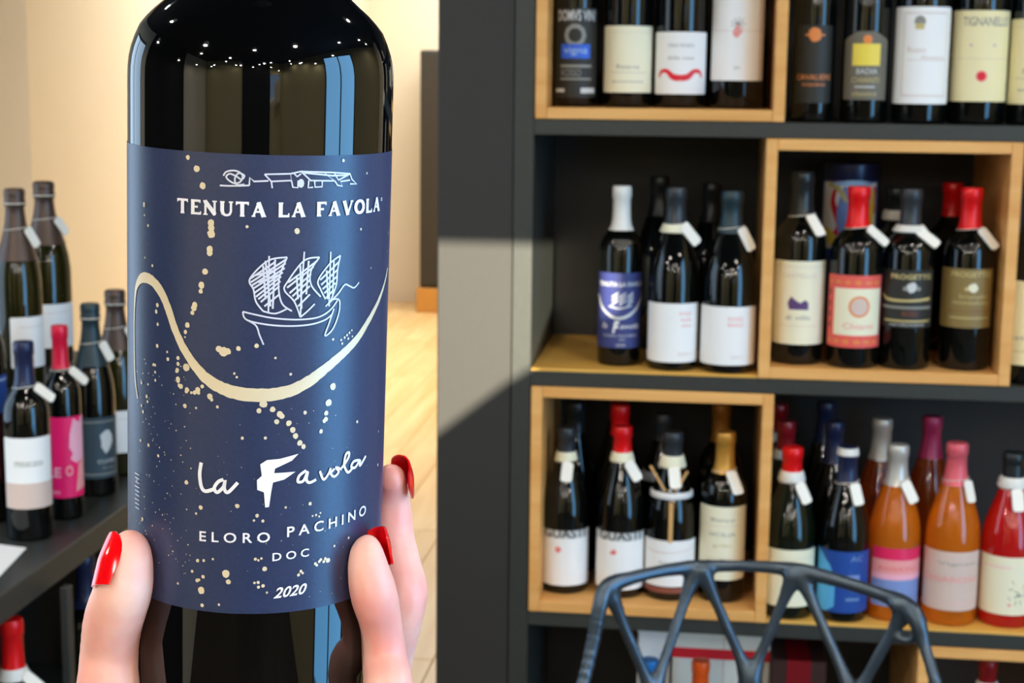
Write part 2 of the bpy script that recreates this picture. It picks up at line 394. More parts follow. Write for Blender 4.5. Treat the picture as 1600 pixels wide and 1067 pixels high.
# ------------------------------------------------------------------ bottles
PROF = {
 'bordeaux': [(0.0, .004), (.5, .003), (.86, 0), (.96, .006), (1, .02), (1, .60), (.995, .635), (.96, .672), (.86, .706), (.70, .735), (.54, .76), (.45, .785), (.41, .815), (.39, .86), (.385, .93), (.42, .935), (.425, .985), (.39, .998), (0.0, 1.0)],
 'burgundy': [(0.0, .004), (.5, .003), (.86, 0), (.96, .006), (1, .02), (1, .47), (.99, .51), (.95, .56), (.87, .61), (.75, .665), (.62, .72), (.50, .77), (.42, .81), (.375, .86), (.355, .93), (.39, .935), (.395, .985), (.36, .998), (0.0, 1.0)],
 'champagne': [(0.0, .004), (.5, .003), (.86, 0), (.96, .006), (1, .02), (1, .49), (.985, .54), (.93, .60), (.81, .66), (.66, .715), (.53, .77), (.44, .82), (.39, .87), (.37, .905), (.43, .915), (.43, .94), (.40, .95), (.425, .965), (.42, .99), (.36, 1.0), (0.0, 1.0)],
}
def radius_at(shape, z):
    P = PROF[shape]
    for (r0, z0), (r1, z1) in zip(P[2:], P[3:]):
        if z0 <= z <= z1: return r0+(r1-r0)*(z-z0)/max(z1-z0, 1e-6)
    return P[-2][0]
def wine_bottle(label, shape, pos, h, r, glass='dark_glass', cap=None, cap_from=.77, lab=None, art=None, tg=None, turn=0.0, ring=None, group=None, name='wine_bottle', collar=None):
    x, y, z = pos
    group = group or ('bottles on and under the left display table' if x < -.5 else 'wine bottles on the black shelving')
    rz = -math.atan2(x, y)+turn
    t = empty(name, pos, label, 'bottle', rz, group)
    P = [(a*r, b*h) for a, b in PROF[shape]]
    obj('glass_body', lathe(P, 40), glass, t, True, 50)
    if cap:
        Q = [(radius_at(shape, cap_from)*r, cap_from*h)]+[(a*r, b*h) for a, b in PROF[shape] if b > cap_from+.004]
        Q = Q[:-1]+[(Q[-1][0], Q[-1][1]+.0006)]
        bmc = lathe(Q, 32, .0007); c = obj('capsule', bmc, cap, t, True, 50)
        if shape == 'champagne':
            obj('wire_ring', torus(.43*r+.001, .0012, .925*h, 24, 5), 'elastic', c, True)
    if collar:   # (z0,z1,grow,material)
        z0, z1, g, cm = collar
        obj('neck_band', lathe([(radius_at(shape, z0)*r+g*.8, z0*h), (radius_at(shape, z0)*r+g, z0*h+.002), (radius_at(shape, z1)*r+g, z1*h-.003), (radius_at(shape, z1)*r+g*.6, z1*h)], 28), cm, t, True, 50)
    if lab:
        z0, z1, ang, lm_ = lab[:4]; off = lab[4] if len(lab) > 4 else 0
        R = r+.0003; n = 30; V = []; Fc = []; Z0, Z1 = z0*h, z1*h
        top = lab[5] if len(lab) > 5 else None
        for i in range(n+1):
            a = off-ang+2*ang*i/n; k = abs(2*i/n-1)
            zt = Z1 - (0.0 if not top else top*max(0, k-.35))
            c_ = min(1, (1-k)*n/2.2) ; cut = .002*(1-c_)
            V += [(R*math.sin(a), -R*math.cos(a), Z0+cut), (R*math.sin(a), -R*math.cos(a), zt-cut)]
        for i in range(n): Fc.append((2*i, 2*i+2, 2*i+3, 2*i+1))
        L = obj('label', (V, Fc), lm_, t, True)
        if art:
            pr = Print(); hw = R*ang; H = Z1-Z0
            # art is written in unit space: x -1..1 over the label, y 0..1
            class U:
                def text(s_, c, s, x0, x1, y0, y1, **k): pr.text(c, s, off*R+x0*hw, off*R+x1*hw, Z0+y0*H, Z0+y1*H, **k)
                def rect(s_, c, x0, x1, y0, y1): pr.rect(c, off*R+x0*hw, off*R+x1*hw, Z0+y0*H, Z0+y1*H, 12)
                def disc(s_, c, x, y, rr, ry=None, **k): pr.disc(c, off*R+x*hw, Z0+y*H, rr*H, (ry or rr)*H, **k)
                def stroke(s_, c, P, wd, **k): pr.stroke(c, [(off*R+p[0]*hw, Z0+p[1]*H)+((p[2]*H,) if len(p) > 2 else ()) for p in P], wd*H, **k)
                def poly(s_, c, P): pr.poly(c, [(off*R+p[0]*hw, Z0+p[1]*H) for p in P])
            art(U())
            for i_, (c, (V_, F_)) in enumerate(pr.d.items()):
                q = Print(); q.d = {c: (V_, F_)}; q.build(R+.0002+.00012*i_, L)
    if tg:   # (side angle, tilt, length)
        an, tl, ln = tg; zt = (.775 if shape == 'bordeaux' else .80)*h
        if len(tg) > 3: pass
        R0 = radius_at(shape, .775 if shape == 'bordeaux' else .80)*r+.0012
        bm = bmesh.new(); hw_ = .0095; n = 7; pts = []
        for (cx, cz, a0) in [(hw_-.005, -.005, 0), (-hw_+.005, -.005, 90), (-hw_+.005, -ln+.005, 180), (hw_-.005, -ln+.005, 270)]:
            for k in range(n): a = math.radians(a0+90*k/(n-1)); pts.append((cx+.005*math.cos(a), cz+.005*math.sin(a)))
        fv = [bm.verts.new((p[0], 0, p[1])) for p in pts]; ff = bm.faces.new(fv)
        ex = bmesh.ops.extrude_face_region(bm, geom=[ff]); bmesh.ops.translate(bm, verts=[v for v in ex['geom'] if isinstance(v, bmesh.types.BMVert)], vec=(0, .0025, 0))
        bmesh.ops.recalc_face_normals(bm, faces=bm.faces)
        # lean out over the shoulder, tilt sideways, swing round the neck
        slope = math.radians(38 if shape == 'bordeaux' else 20)
        bm.transform(Matrix.Translation((0, -.0035, 0)) @ Matrix.Rotation(tl, 4, 'Y') )
        bm.transform(Matrix.Rotation(-slope, 4, 'X'))
        bm.transform(Matrix.Rotation(an, 4, 'Z') @ Matrix.Translation((0, -R0-.001, 0)))
        bm.transform(Matrix.Translation((0, 0, zt)))
        tagm = obj('price_tag', bm, 'price_tag_card', t)
        obj('elastic_loop', torus(R0+.0003, .0008, zt, 24, 5, 1, .12), 'elastic', tagm, True)
    return t
def place(u, v, zs, r, ymin=D+.045, ymax=D+.3):
    p = on_z(u, v, zs); d = Vector((p.x, p.y)).normalized(); x, y = p.x+d.x*r, p.y+d.y*r
    if y < ymin or y > ymax:
        yy = min(max(y, ymin), ymax); x = x*yy/y; y = yy
    return (x, y, zs)
def height_to(u, v, pos): d = ray(u, v); return (CAM+d*(pos[1]/d.y)).z-pos[2]
def rp(px, y): return px*y*1.01/F
def put(label, shape, u, v, zs, hw, top, **k):
    r = rp(hw, 2.62); pos = place(u, v, zs, r)
    h = height_to(top[0], top[1], pos) if top else k.pop('h')
    return wine_bottle(label, shape, pos, h, r, **k)
def L_(pos_h, a, b): return (a/pos_h, b/pos_h)
TG = lambda a=.5, t=-.45, l=.040: (a, t, l)

# --- row 1, inside the oak box (its floor is just above the eye line of the bases)
z1b = Zt[1]+e+TH; z1 = Zt[1]
def put1(label, shape, u, y, zs, hw, h, **k):
    x = on_y(u, 150 if zs > 1.4 else 320 if zs > 1.0 else 660, y).x; r = rp(hw, y); return wine_bottle(label, shape, (x, y, zs), h, r, **k)
def art(fn): return fn
def a_dark(p):
    p.text('silver_ink', 'DOMVS VINI', -.8, .8, .86, .98, offset=.02)
    p.disc('grey_ink', -.05, .70, .13); p.disc(('emblem', 'black_paper'), -.05, .70, .08)
    p.rect(('emblem', 'cobalt_ink'), -.62, .58, .44, .60); p.text('pale_blue_ink', 'vigna', -.5, .45, .47, .57)
    p.rect('grey_ink', -.65, .65, .34, .37); p.rect('grey_ink', -.65, .65, .20, .22); p.text('grey_ink', 'ROSSO', -.6, .2, .24, .32)
    p.rect('silver_ink', -.9, -.45, .06, .10); p.rect('silver_ink', .2, .85, .05, .11)
wine_y = D+.09
put1('black bottle with white print and blue strip, leftmost in top oak box', 'bordeaux', 899, wine_y, z1b, 34, .30, lab=(.05, .52, 1.15, 'black_paper'), art=a_dark, cap='cap_black')
def a_cream(p):
    p.text('grey_ink', 'Riserva', -.35, .35, .36, .42); p.rect('grey_ink', -.6, .6, .30, .305); p.text('grey_ink', 'denominazione', -.5, .5, .15, .19); p.rect('beige_paper', -.8, .8, .90, .905)
put1('bottle with a tall plain cream label, second in the top oak box', 'bordeaux', 980, wine_y, z1b, 37, .30, lab=(.08, .43, 1.35, 'cream_paper'), art=a_cream, cap='cap_black')
def a_moust(p):
    p.text('grey_ink', 'VINO ROSSO', -.4, .4, .76, .81); p.text('grey_ink', 'della casa', -.4, .4, .56, .61)
    for s in (-1, 1): p.stroke(('emblem', 'red_ink'), [(s*.72, .27, .03), (s*.62, .36, .06), (s*.42, .37, .07), (s*.22, .28, .10), (0, .26, .10)], .08)
put1('bottle whose white label carries a red moustache, third in top oak box', 'bordeaux', 1062, wine_y, z1b, 39, .30, lab=(.075, .40, 1.3, 'white_paper'), art=a_moust, cap='cap_black')
def a_star(p):
    for k in range(9):
        a = PI*2*k/9; p.stroke(('emblem', 'grey_ink'), [(0, .60), (.22*math.cos(a), .60+.07*math.sin(a))], .008, smooth=False)
    p.disc(('emblem', 'pale_red_ink'), 0, .52, .045, .06, jit=.4); p.rect('beige_paper', -.95, .95, .525, .53); p.text('grey_ink', '2019', -.08, .08, .12, .15)
put1('tall white labelled bottle with small red smudge, rightmost in top oak box', 'bordeaux', 1149.5, wine_y, z1b, 39.5, .32, lab=(.14, .60, 1.3, 'white_paper'), art=a_star, cap='cap_black')
# --- row 1, open compartment on the right
def a_gold(p):
    p.disc(('emblem', 'orange_ink'), 0, .88, .09, jit=.1); p.rect(('emblem', 'orange_ink'), -.5, .5, .865, .885); p.text('orange_ink', 'CAVALIERE', -.95, .95, .30, .37); p.text('orange_ink', 'toscana', -.6, .6, .22, .26)
put1('slim black bottle with orange print, on top shelf right of oak box', 'bordeaux', 1270, D+.07, z1, 31, .30, lab=(.10, .50, .95, 'black_paper'), art=a_gold, cap='cap_black')
def a_arms(p):
    p.rect(('emblem', 'yellow_ink'), -.55, .6, .50, .82); p.disc(('emblem', 'orange_ink'), .05, .88, .07); p.text('silver_ink', 'BADIA', -.35, .5, .38, .46)
    p.text('gold_ink', 'CHIANTI', -.55, .6, .25, .33); p.rect('silver_ink', -.4, .4, .18, .20); p.text('gold_ink', 'classico', -.5, .5, .06, .13)
put1('bottle with a grey peaked label and yellow centre panel, second on the open top shelf', 'bordeaux', 1350, D+.06, z1, 35, .30, lab=(.12, .47, 1.05, 'grey_paper', 0, .02), art=a_arms, cap='cap_black')
def a_framed(p):
    for (a, b, c, d) in [(-.55, .8, .93, .94), (-.55, .8, .08, .09), (-.55, -.53, .08, .94), (.78, .8, .08, .94)]: p.rect('beige_paper', a, b, c, d)
    p.disc(('emblem', 'grey_ink'), -.08, .85, .06); p.rect(('emblem', 'gold_ink'), -.2, .04, .77, .83); p.text('beige_paper', 'Rosso', -.4, .1, .53, .59); p.rect('beige_paper', -.4, .75, .45, .455); p.text('beige_paper', 'Montalcino', .0, .7, .46, .50)
put1('bottle with big white framed label and grey crest, third on open top shelf', 'bordeaux', 1436.5, D+.055, z1, 40.5, .31, lab=(.10, .575, 1.3, 'white_paper'), art=a_framed, cap='cap_black')
def a_tig(p):
    p.text('grey_ink', 'TIGNANELLO', -.45, .85, .83, .93, offset=.01); p.disc(('emblem', 'pale_red_ink'), .1, .28, .065); p.disc(('emblem', 'red_ink'), .1, .28, .05, n=14); p.rect('beige_paper', -.9, .9, .47, .475)
    p.disc(('emblem', 'beige_paper'), -.2, .62, .02); p.disc(('emblem', 'beige_paper'), .4, .62, .02)
put1('bottle with a pale yellow label and red seal dot, fourth on the open top shelf', 'bordeaux', 1525.5, D+.066, z1, 42, .31, lab=(.115, .56, 1.35, 'ivory_paper'), art=a_tig, cap='cap_black')
put1('bottle with a pale yellow label cut off by the picture edge, top shelf', 'bordeaux', 1616, D+.06, z1, 40, .31, lab=(.105, .52, 1.3, 'ivory_paper'), art=a_cream, cap='cap_black')

# --- row 2, left compartment
def a_mini(p):
    p.text('silver_ink', 'TENUTA LA FAVOLA', -.8, .95, .82, .88, offset=.02)
    p.stroke(('emblem', 'silver_ink'), [(-1.0, .68, .02), (-.85, .68, .03), (-.6, .52, .03), (-.1, .40, .04), (.4, .46, .04), (.85, .64, .03), (.98, .75, .02)], .03)
    for k in range(3):
        for j in range(3): p.stroke(('emblem', 'silver_ink'), [(-.25+k*.25, .58+j*.05), (-.05+k*.25, .64+j*.05)], .02, smooth=False)
    p.stroke(('emblem', 'silver_ink'), [(-.35, .56), (.0, .53), (.4, .57)], .018)
    p.text('white_paper', 'la', -.6, -.4, .26, .34, shear=.3); p.text('white_paper', 'F', -.22, .0, .20, .36, offset=.05, shear=.3); p.text('white_paper', 'avola', .02, .7, .26, .33, shear=.3)
    p.text('silver_ink', 'ELORO PACHINO', -.55, .65, .15, .18); p.text('silver_ink', 'DOC', .0, .2, .10, .13); p.text('silver_ink', '2020', -.1, .2, .02, .06)
put('slim bottle with white capsule and navy ship label on middle shelf', 'bordeaux', 966, 573, ZL2, 33.5, (972.8, 290), cap='cap_white', cap_from=.755, lab=(.105, .525, 1.45, 'navy_paper'), art=a_mini)
def a_pinktxt(p):
    p.text('pale_red_ink', 'ROSSO', .2, .6, .80, .86); p.text('pale_red_ink', 'bello', .25, .6, .70, .76); p.text('pale_red_ink', 'vino', .25, .6, .60, .66); p.text('beige_paper', '2021', .15, .6, .12, .17)
put('dark bottle with yellowed neck band and square white label, beside the white capsule', 'burgundy', 1049, 580.5, ZL2, 38.5, (1046, 292), cap='cap_blackgrey', cap_from=.80, collar=(.755, .80, .003, 'cream_paper'), lab=(.05, .375, 1.35, 'white_paper'), art=a_pinktxt, tg=TG(.55, -.6))
def a_pinkblk(p):
    p.text('pale_red_ink', 'ROSSO', .0, .42, .76, .83); p.text('pale_red_ink', 'BIANCO', .0, .42, .66, .73); p.text('beige_paper', '2021', .1, .4, .12, .16)
put('dark bottle with a plain black capsule and square white label, right of its twin', 'burgundy', 1135, 586, ZL2, 42, (1143, 298), cap='cap_teal', cap_from=.77, lab=(.05, .375, 1.35, 'white_paper'), art=a_pinkblk, tg=TG(.7, -.35))
put1('black bottle in the dark behind the yellowed neck band', 'burgundy', 1030, D+.25, ZL2, 37, .30, cap='cap_black')
put1('black bottle in the dark behind the plain black capsule', 'burgundy', 1112, D+.25, ZL2, 37, .29, cap='cap_black')

# --- row 2, oak box
z2b = Zt[2]+e+TH
def a_castle(p):
    p.poly(('emblem', 'purple_ink'), [(-.25, .42), (.28, .42), (.28, .50), (.2, .50), (.2, .54), (.05, .50), (-.1, .54), (-.2, .58), (-.22, .5), (-.3, .5)])
    p.text('beige_paper', 'CASTELLO', -.5, .5, .80, .85); p.text('grey_ink', 'di villa', -.35, .35, .30, .35); p.rect('beige_paper', -.6, .6, .22, .225); p.rect('beige_paper', -.95, .95, .93, .935)
put('bottle with a tall cream label and purple castle emblem, leftmost in the middle oak box', 'bordeaux', 1243.4, 571, z2b, 39, (1251, 267.6), cap='cap_black', lab=(.11, .545, 1.4, 'cream_paper'), art=a_castle, tg=TG(.55, -.2))
def a_coral(p):
    p.rect(('emblem', 'cream_paper'), -.62, .9, .17, .82)
    for k in range(6): p.disc(('emblem', 'orange_ink'), -.8+.3*k, .90, .05, .03, jit=.3); p.disc(('emblem', 'orange_ink'), -.8+.3*k, .08, .05, .03, jit=.3)
    p.disc('orange_ink', .15, .57, .15, n=18); p.disc(('seal', 'beige_paper'), .15, .57, .12, n=18); p.text('pale_red_ink', 'Chianti', -.3, .6, .26, .34)
    for k in range(4): p.disc(('emblem', 'brown_ink'), -.82, .3+.15*k, .03, .05, jit=.3)
put('red capsuled bottle with coral bordered label, second in middle oak box', 'bordeaux', 1330, 577, z2b, 39, (1340.6, 290.7), cap='cap_red', cap_from=.775, lab=(.12, .52, 1.35, 'coral_paper'), art=a_coral, tg=TG(.75, -.6))
def a_black(p):
    p.text('gold_ink', 'PROGETTO', -.5, .8, .84, .93, offset=.02); p.disc(('emblem', 'silver_ink'), .15, .70, .09, jit=.15); p.disc(('emblem', 'grey_ink'), -.05, .68, .04); p.disc(('emblem', 'grey_ink'), .35, .68, .04)
    p.stroke('gold_ink', [(-.85, .56, .03), (-.6, .48, .05), (0, .47, .04), (.8, .50, .05)], .04); p.rect('grey_ink', -.85, .85, .33, .37); p.text(('lettering', 'brown_ink'), 'ROSSO', -.1, .35, .20, .29); p.rect('gold_ink', -.7, .8, .10, .13); p.text('silver_ink', 'vendemmia', -.5, .6, .03, .08)
put('black capsuled bottle with white neck band and gold-printed black label, middle oak box', 'bordeaux', 1410.6, 579, z2b, 37.5, (1429, 294.5), cap='cap_blackgrey', cap_from=.80, collar=(.762, .80, .0065, 'cap_white'), lab=(.24, .56, 1.35, 'black_paper'), art=a_black, tg=TG(.55, -.7))
def a_olive(p):
    p.text('gold_ink', 'PROGETTO', -.5, .8, .86, .95, offset=.02); p.disc(('emblem', 'cream_paper'), .2, .68, .08, jit=.1); p.disc(('emblem', 'gold_ink'), .0, .66, .035); p.text('gold_ink', 'brunello', -.2, .7, .50, .57); p.text('gold_ink', 'montalcino', -.4, .8, .40, .47)
    p.text('brown_ink', 'denominazione', -.6, .8, .27, .31); p.rect('gold_ink', -.5, .8, .16, .18)
put('red capsuled bottle with an olive brown label, rightmost in the middle oak box', 'bordeaux', 1503, 580, z2b, 37.5, (1517.4, 292.6), cap='cap_red', cap_from=.775, lab=(.24, .565, 1.3, 'olive_paper'), art=a_olive, tg=TG(.75, -.35))
put1('dark bottle with a pale blue neck band behind the black gold-printed label', 'bordeaux', 1399, D+.24, z2b, 34, .275, cap='cap_black', cap_from=.86, collar=(.80, .86, .0055, 'cap_white'))
put1('dimmer red capsuled bottle in the shade behind the olive brown label', 'bordeaux', 1488, D+.24, z2b, 35, .285, cap='cap_red', cap_from=.80)
# colourful gift tube behind
gx = on_y(1327, 330, D+.26).x; gy = D+.26
gt = empty('gift_tube', (gx, gy, z2b), 'round gift tube with white, red and yellow swirls behind the coral labelled bottle', 'gift box', -math.atan2(gx, gy))
GR = .047; GH = .315
obj('tube_body', lathe([(GR-.003, 0), (GR, .003), (GR, GH-.03), (GR-.001, GH-.029)], 36), 'blue_paper', gt, True, 50)
obj('tube_lid', lathe([(GR+.001, GH-.03), (GR+.002, GH-.028), (GR+.002, GH-.003), (GR-.002, GH)], 36), 'cap_navy', gt, True, 50)
pr = Print()
pr.rect(('emblem', 'white_paper'), -.055, .055, .17, GH-.033, 14)
for c_, P_ in [('red_ink', [(-.02, .285, .004), (-.03, .25, .01), (-.015, .21, .014), (-.03, .19, .006)]), ('yellow_ink', [(-.05, .20, .02), (-.035, .19, .022), (-.02, .175, .012)]),
    ('peri_paper', [(-.005, .275, .012), (-.01, .23, .024), (-.006, .19, .02)]), ('yellow_ink', [(.045, .27, .006), (.04, .22, .014), (.035, .19, .012)]), ('red_ink', [(.05, .275, .008), (.046, .25, .012), (.05, .23, .006)]),
    ('gold_ink', [(-.04, .28, .008), (-.02, .272, .01), (-.005, .25, .006)]), ('pale_blue_ink', [(-.03, .28, .004), (.01, .282, .010), (.04, .28, .004)])]:
    pr.stroke(('emblem', c_), P_, .01)
for i_, (c, g_) in enumerate(pr.d.items()):
    q = Print(); q.d = {c: g_}; q.build(GR+.0003+.00025*i_, gt)
# --- right neighbour compartment
def a_ivory(p):
    p.disc(('emblem', 'gold_ink'), -.6, .83, .05); p.text('grey_ink', 'Castello', -.8, .5, .30, .36); p.text('gold_ink', 'riserva', -.8, .4, .15, .19)
put1('ivory labelled bottle cut off by the picture edge, right of middle oak box', 'bordeaux', 1619, D+.06, Zt[2], 41, .31, cap='cap_black', lab=(.10, .53, 1.35, 'ivory_paper'), art=a_ivory)

# --- row 3, oak box
z3b = Zt[3]+e+TH
def a_quasar(p):
    p.rect(('band', 'silver_ink'), -1, 1, .86, 1.0)
    p.text(('lettering', 'black_ink'), 'GUASTI', -.68, .68, .865, 1.03, offset=.015)
    p.disc(('emblem', 'pale_red_ink'), -.2, .66, .055, jit=.3); p.disc(('emblem', 'red_ink'), -.19, .65, .022, .03, jit=.3)
put('dark necked bottle with jagged-topped white label, leftmost in lower oak box', 'burgundy', 881, 929, z3b, 38, (889.5, 667), cap='cap_blackgrey', cap_from=.855, collar=(.80, .855, .002, 'cream_paper'), lab=(.055, .395, 1.4, 'white_paper'), art=a_quasar, tg=TG(.15, .15, .034))
put('red capsuled bottle with a jagged-topped white label, second in the lower oak box', 'burgundy', 967, 936, z3b, 38, (974.7, 665), cap='cap_red', cap_from=.85, collar=(.795, .85, .0025, 'cream_paper'), lab=(.055, .395, 1.4, 'white_paper'), art=a_quasar, tg=TG(.45, -.45, .036))
def a_wavy(p): p.stroke('beige_paper', [(-.9, .80, .01), (-.4, .74, .02), (.3, .76, .01), (.9, .83, .01)], .01); p.text('grey_ink', 'barolo', -.3, .3, .5, .56); p.rect(('band', 'brown_ink'), -.9, .9, -.14, -.02)
t3 = put('bottle wearing a white paper ruff and wooden stick, third in the lower oak box', 'burgundy', 1044.5, 940, z3b, 39.5, (1060, 674), cap='cap_blackgrey', cap_from=.86, collar=(.79, .86, .004, 'cream_paper'), lab=(.09, .37, 1.4, 'white_paper'), art=a_wavy, tg=TG(.1, -.1, .036))
hh = height_to(1060, 674, t3.location)
rf = obj('paper_ruff', lathe([(.020, .612*hh), (.0335, .608*hh), (.036, .617*hh), (.0355, .645*hh), (.031, .655*hh), (.024, .655*hh)], 28), 'white_paper', t3, True, 50)
bm = B(-.0035, .0035, -.0435, -.0405, .36*hh, .60*hh, .0008); obj('wooden_stick', bm, 'wood_stick', t3)
bm = B(-.002, .002, -.0015, .0015, 0, .05, .0005); bm.transform(Matrix.Translation((-.010, -.030, .66*hh)) @ Matrix.Rotation(-.55, 4, 'Y')); obj('twine_bow', bm, 'wood_stick', t3)
bm = B(-.002, .002, -.0015, .0015, 0, .04, .0005); bm.transform(Matrix.Translation((.006, -.030, .66*hh)) @ Matrix.Rotation(.5, 4, 'Y')); obj('twine_bow', bm, 'wood_stick', t3)
def a_tall(p): p.text('grey_ink', 'Bianco', -.4, .4, .80, .85); p.rect('beige_paper', -.7, .7, .74, .745); p.text('grey_ink', 'SICILIA', -.45, .45, .60, .65); p.text('gold_ink', 'grillo', -.3, .3, .44, .50); p.rect('beige_paper', -.7, .7, .3, .305)
put('gold capsuled bottle with a tall cream label, rightmost in the lower oak box', 'bordeaux', 1125, 943, z3b, 36, (1138, 674), cap='cap_gold', cap_from=.76, lab=(.14, .58, 1.35, 'cream_paper'), art=a_tall, tg=TG(.45, -.1, .042))
put1('second red capsuled bottle half hidden behind the first in the lower oak box', 'burgundy', 969, D+.156, z3b, 37, .305, cap='cap_red', cap_from=.83)
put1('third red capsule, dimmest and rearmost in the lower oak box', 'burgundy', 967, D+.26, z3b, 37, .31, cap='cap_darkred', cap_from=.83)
put1('amber capsuled bottle in the dark behind the gold capsule', 'bordeaux', 1127, D+.20, z3b, 34, .305, cap='cap_amber', cap_from=.78)
put1('dark bottle with a pale neck band behind and left of the paper ruff', 'burgundy', 1036, D+.19, z3b, 36, .285, cap='cap_blackgrey', cap_from=.84, collar=(.60, .65, .004, 'white_paper'))
put1('black capsuled bottle in the shade behind the leftmost bottle of the lower oak box', 'burgundy', 900, D+.192, z3b, 35, .30, cap='cap_black', cap_from=.82)

# --- row 3, open compartment
def a_f1(p): p.disc(('emblem', 'red_ink'), .25, .42, .035, .08); p.text('grey_ink', 'bianco', -.1, .6, .62, .68); p.rect('beige_paper', -.8, .8, .85, .855)
put('red capsuled bottle with white neck band and cream label right of lower oak box', 'burgundy', 1228, 969, ZL3, 40, (1238.4, 697.6), glass='green_glass', cap='cap_red', cap_from=.86, collar=(.80, .86, .004, 'cap_white'), lab=(.08, .42, 1.4, 'cream_paper'), art=a_f1, tg=TG(.55, -.3, .036))
def a_f2(p):
    p.poly(('emblem', 'sky_paper'), [(-1, 0), (-.45, 0), (-.2, .1), (-.2, .5), (-.35, .75), (-.7, .95), (-1, 1.0)]); p.text('peri_paper', 'AC', .2, .6, .84, .93)
    p.rect('peri_paper', .1, .5, .42, .62); p.text('pale_blue_ink', 'vino', .1, .5, .2, .26)
put('dark bottle with a navy and sky blue label and blue-white wrapped neck', 'burgundy', 1313, 974, ZL3, 38.5, (1324, 697.6), cap='cap_navy', cap_from=.80, lab=(.06, .42, 1.45, 'blue_paper'), art=a_f2, tg=TG(.55, -.1, .036), collar=(.955, .997, .002, 'cap_white'))
def a_f3(p):
    p.rect(('band', 'hot_pink'), -1, 1, .80, 1.0); p.rect(('band', 'rose_paper'), -1, 1, .52, .80); p.rect(('band', 'light_pink_ink'), -1, 1, .46, .56); p.text('coral_paper', 'ROSATO', -.7, .6, .62, .68)
    p.disc(('emblem', 'white_paper'), .0, .22, .05, jit=.3)
put('orange rosé bottle with a silver capsule and pink-blue striped label', 'burgundy', 1390, 972, ZL3, 40, (1410, 694), glass='orange_wine', cap='cap_silver', cap_from=.77, lab=(.09, .43, 1.15, 'peri_paper', .28), art=a_f3, tg=TG(.55, -.35, .038))
def a_f4(p): p.text('grey_ink', 'Vigneti', -.35, .75, .76, .83); p.text('pale_red_ink', 'CHIAROSA', -.8, .85, .48, .58, offset=.01); p.rect('light_pink_ink', -.9, .9, .12, .125)
put('orange rosé bottle with a pink capsule and pale pink label', 'burgundy', 1480, 979, ZL3, 41, (1495, 690.7), glass='orange_wine', cap='cap_pink', cap_from=.77, lab=(.09, .42, 1.4, 'beige_paper'), art=a_f4, tg=TG(.9, .05, .036))
def a_f5(p):
    for k in range(16):
        a = random.uniform(0, 6.28); x_ = .35+random.uniform(-.25, .25); y_ = .35+random.uniform(-.2, .2)
        p.stroke(('emblem', 'green_ink' if k % 2 else 'grey_ink'), [(x_, y_), (x_+.12*math.cos(a), y_+.08*math.sin(a))], .012, smooth=False)
    p.disc(('emblem', 'pale_red_ink'), .1, .18, .03, jit=.3); p.text('light_pink_ink', 'rosato', -.6, .1, .80, .85)
put('bright red bottle with a cream sketch label, rightmost on the lower shelf', 'burgundy', 1568, 982, ZL3, 42, (1581.6, 706), glass='red_wine_glass', cap='cap_black', cap_from=.86, collar=(.80, .86, .005, 'cap_white'), lab=(.08, .42, 1.4, 'cream_paper'), art=a_f5, tg=TG(.3, -.05, .036))
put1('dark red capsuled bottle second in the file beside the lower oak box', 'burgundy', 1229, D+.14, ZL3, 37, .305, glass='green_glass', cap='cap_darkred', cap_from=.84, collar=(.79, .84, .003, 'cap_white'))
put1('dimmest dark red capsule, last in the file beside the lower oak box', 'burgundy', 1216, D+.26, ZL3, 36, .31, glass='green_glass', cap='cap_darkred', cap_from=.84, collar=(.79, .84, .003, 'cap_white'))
put1('navy capsuled bottle standing second behind the blue-white wrapped neck', 'burgundy', 1305, D+.15, ZL3, 36, .305, cap='cap_navy')
put1('rearmost navy capsuled bottle in the file behind the blue label', 'burgundy', 1290, D+.27, ZL3, 36, .315, cap='cap_navy')
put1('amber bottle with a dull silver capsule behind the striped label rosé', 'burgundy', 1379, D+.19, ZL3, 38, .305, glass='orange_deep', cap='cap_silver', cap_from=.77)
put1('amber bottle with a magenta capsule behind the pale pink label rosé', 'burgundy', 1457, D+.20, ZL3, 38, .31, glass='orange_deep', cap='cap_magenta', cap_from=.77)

# --- row 4 (seen through the chair)
z4 = Zt[4]
bx0 = on_y(1050, 1030, D+.13).x; bx1 = on_y(1203, 1030, D+.13).x; ztp = on_y(1100, 986, D+.13).z
cb = empty('wine_carton', (bx0, D+.13, z4), 'white carton with a red band seen through the chair lattice', 'box')
obj('carton_body', B(0, bx1-bx0, 0, .16, 0, ztp-z4, .002), 'cardboard_white', cb)
zb = on_y(1100, 1021, D+.13).z-z4
obj('red_band', B(-.0008, bx1-bx0+.0008, -.0012, .02, zb-.009, zb+.009), 'red_ink', cb)
obj('carton_flap', B((bx1-bx0)*.52, (bx1-bx0)*.535, -.001, .001, 0, ztp-z4), 'beige_paper', cb)
cx0 = on_y(996, 1030, D+.11).x; cx1 = on_y(1046, 1030, D+.11).x
cw = empty('card_box', (cx0, D+.11, z4), 'plain white card box left of the red banded carton', 'box')
obj('box_body', B(0, cx1-cx0, 0, .12, 0, ztp-z4+.0, .002), 'white_paper', cw); obj('box_lid', B(-.001, cx1-cx0+.001, -.001, .121, ztp-z4, ztp-z4+.004), 'cardboard_white', cw)
def put4(label, u, vt, y, hw, **k):
    x = on_y(u, 1040, y).x; h = on_y(u, vt, y).z-z4; return wine_bottle(label, 'bordeaux', (x, y, z4), h, rp(hw, y), **k)
put4('bottle with a bright blue capsule in the bottom row', 1015, 1029, D+.06, 34, cap='cap_blue', cap_from=.90, collar=(.80, .895, .004, 'white_paper'))
put4('bottle with an orange capsule before the red banded carton', 1095, 1031, D+.06, 34, cap='cap_orange', cap_from=.77)
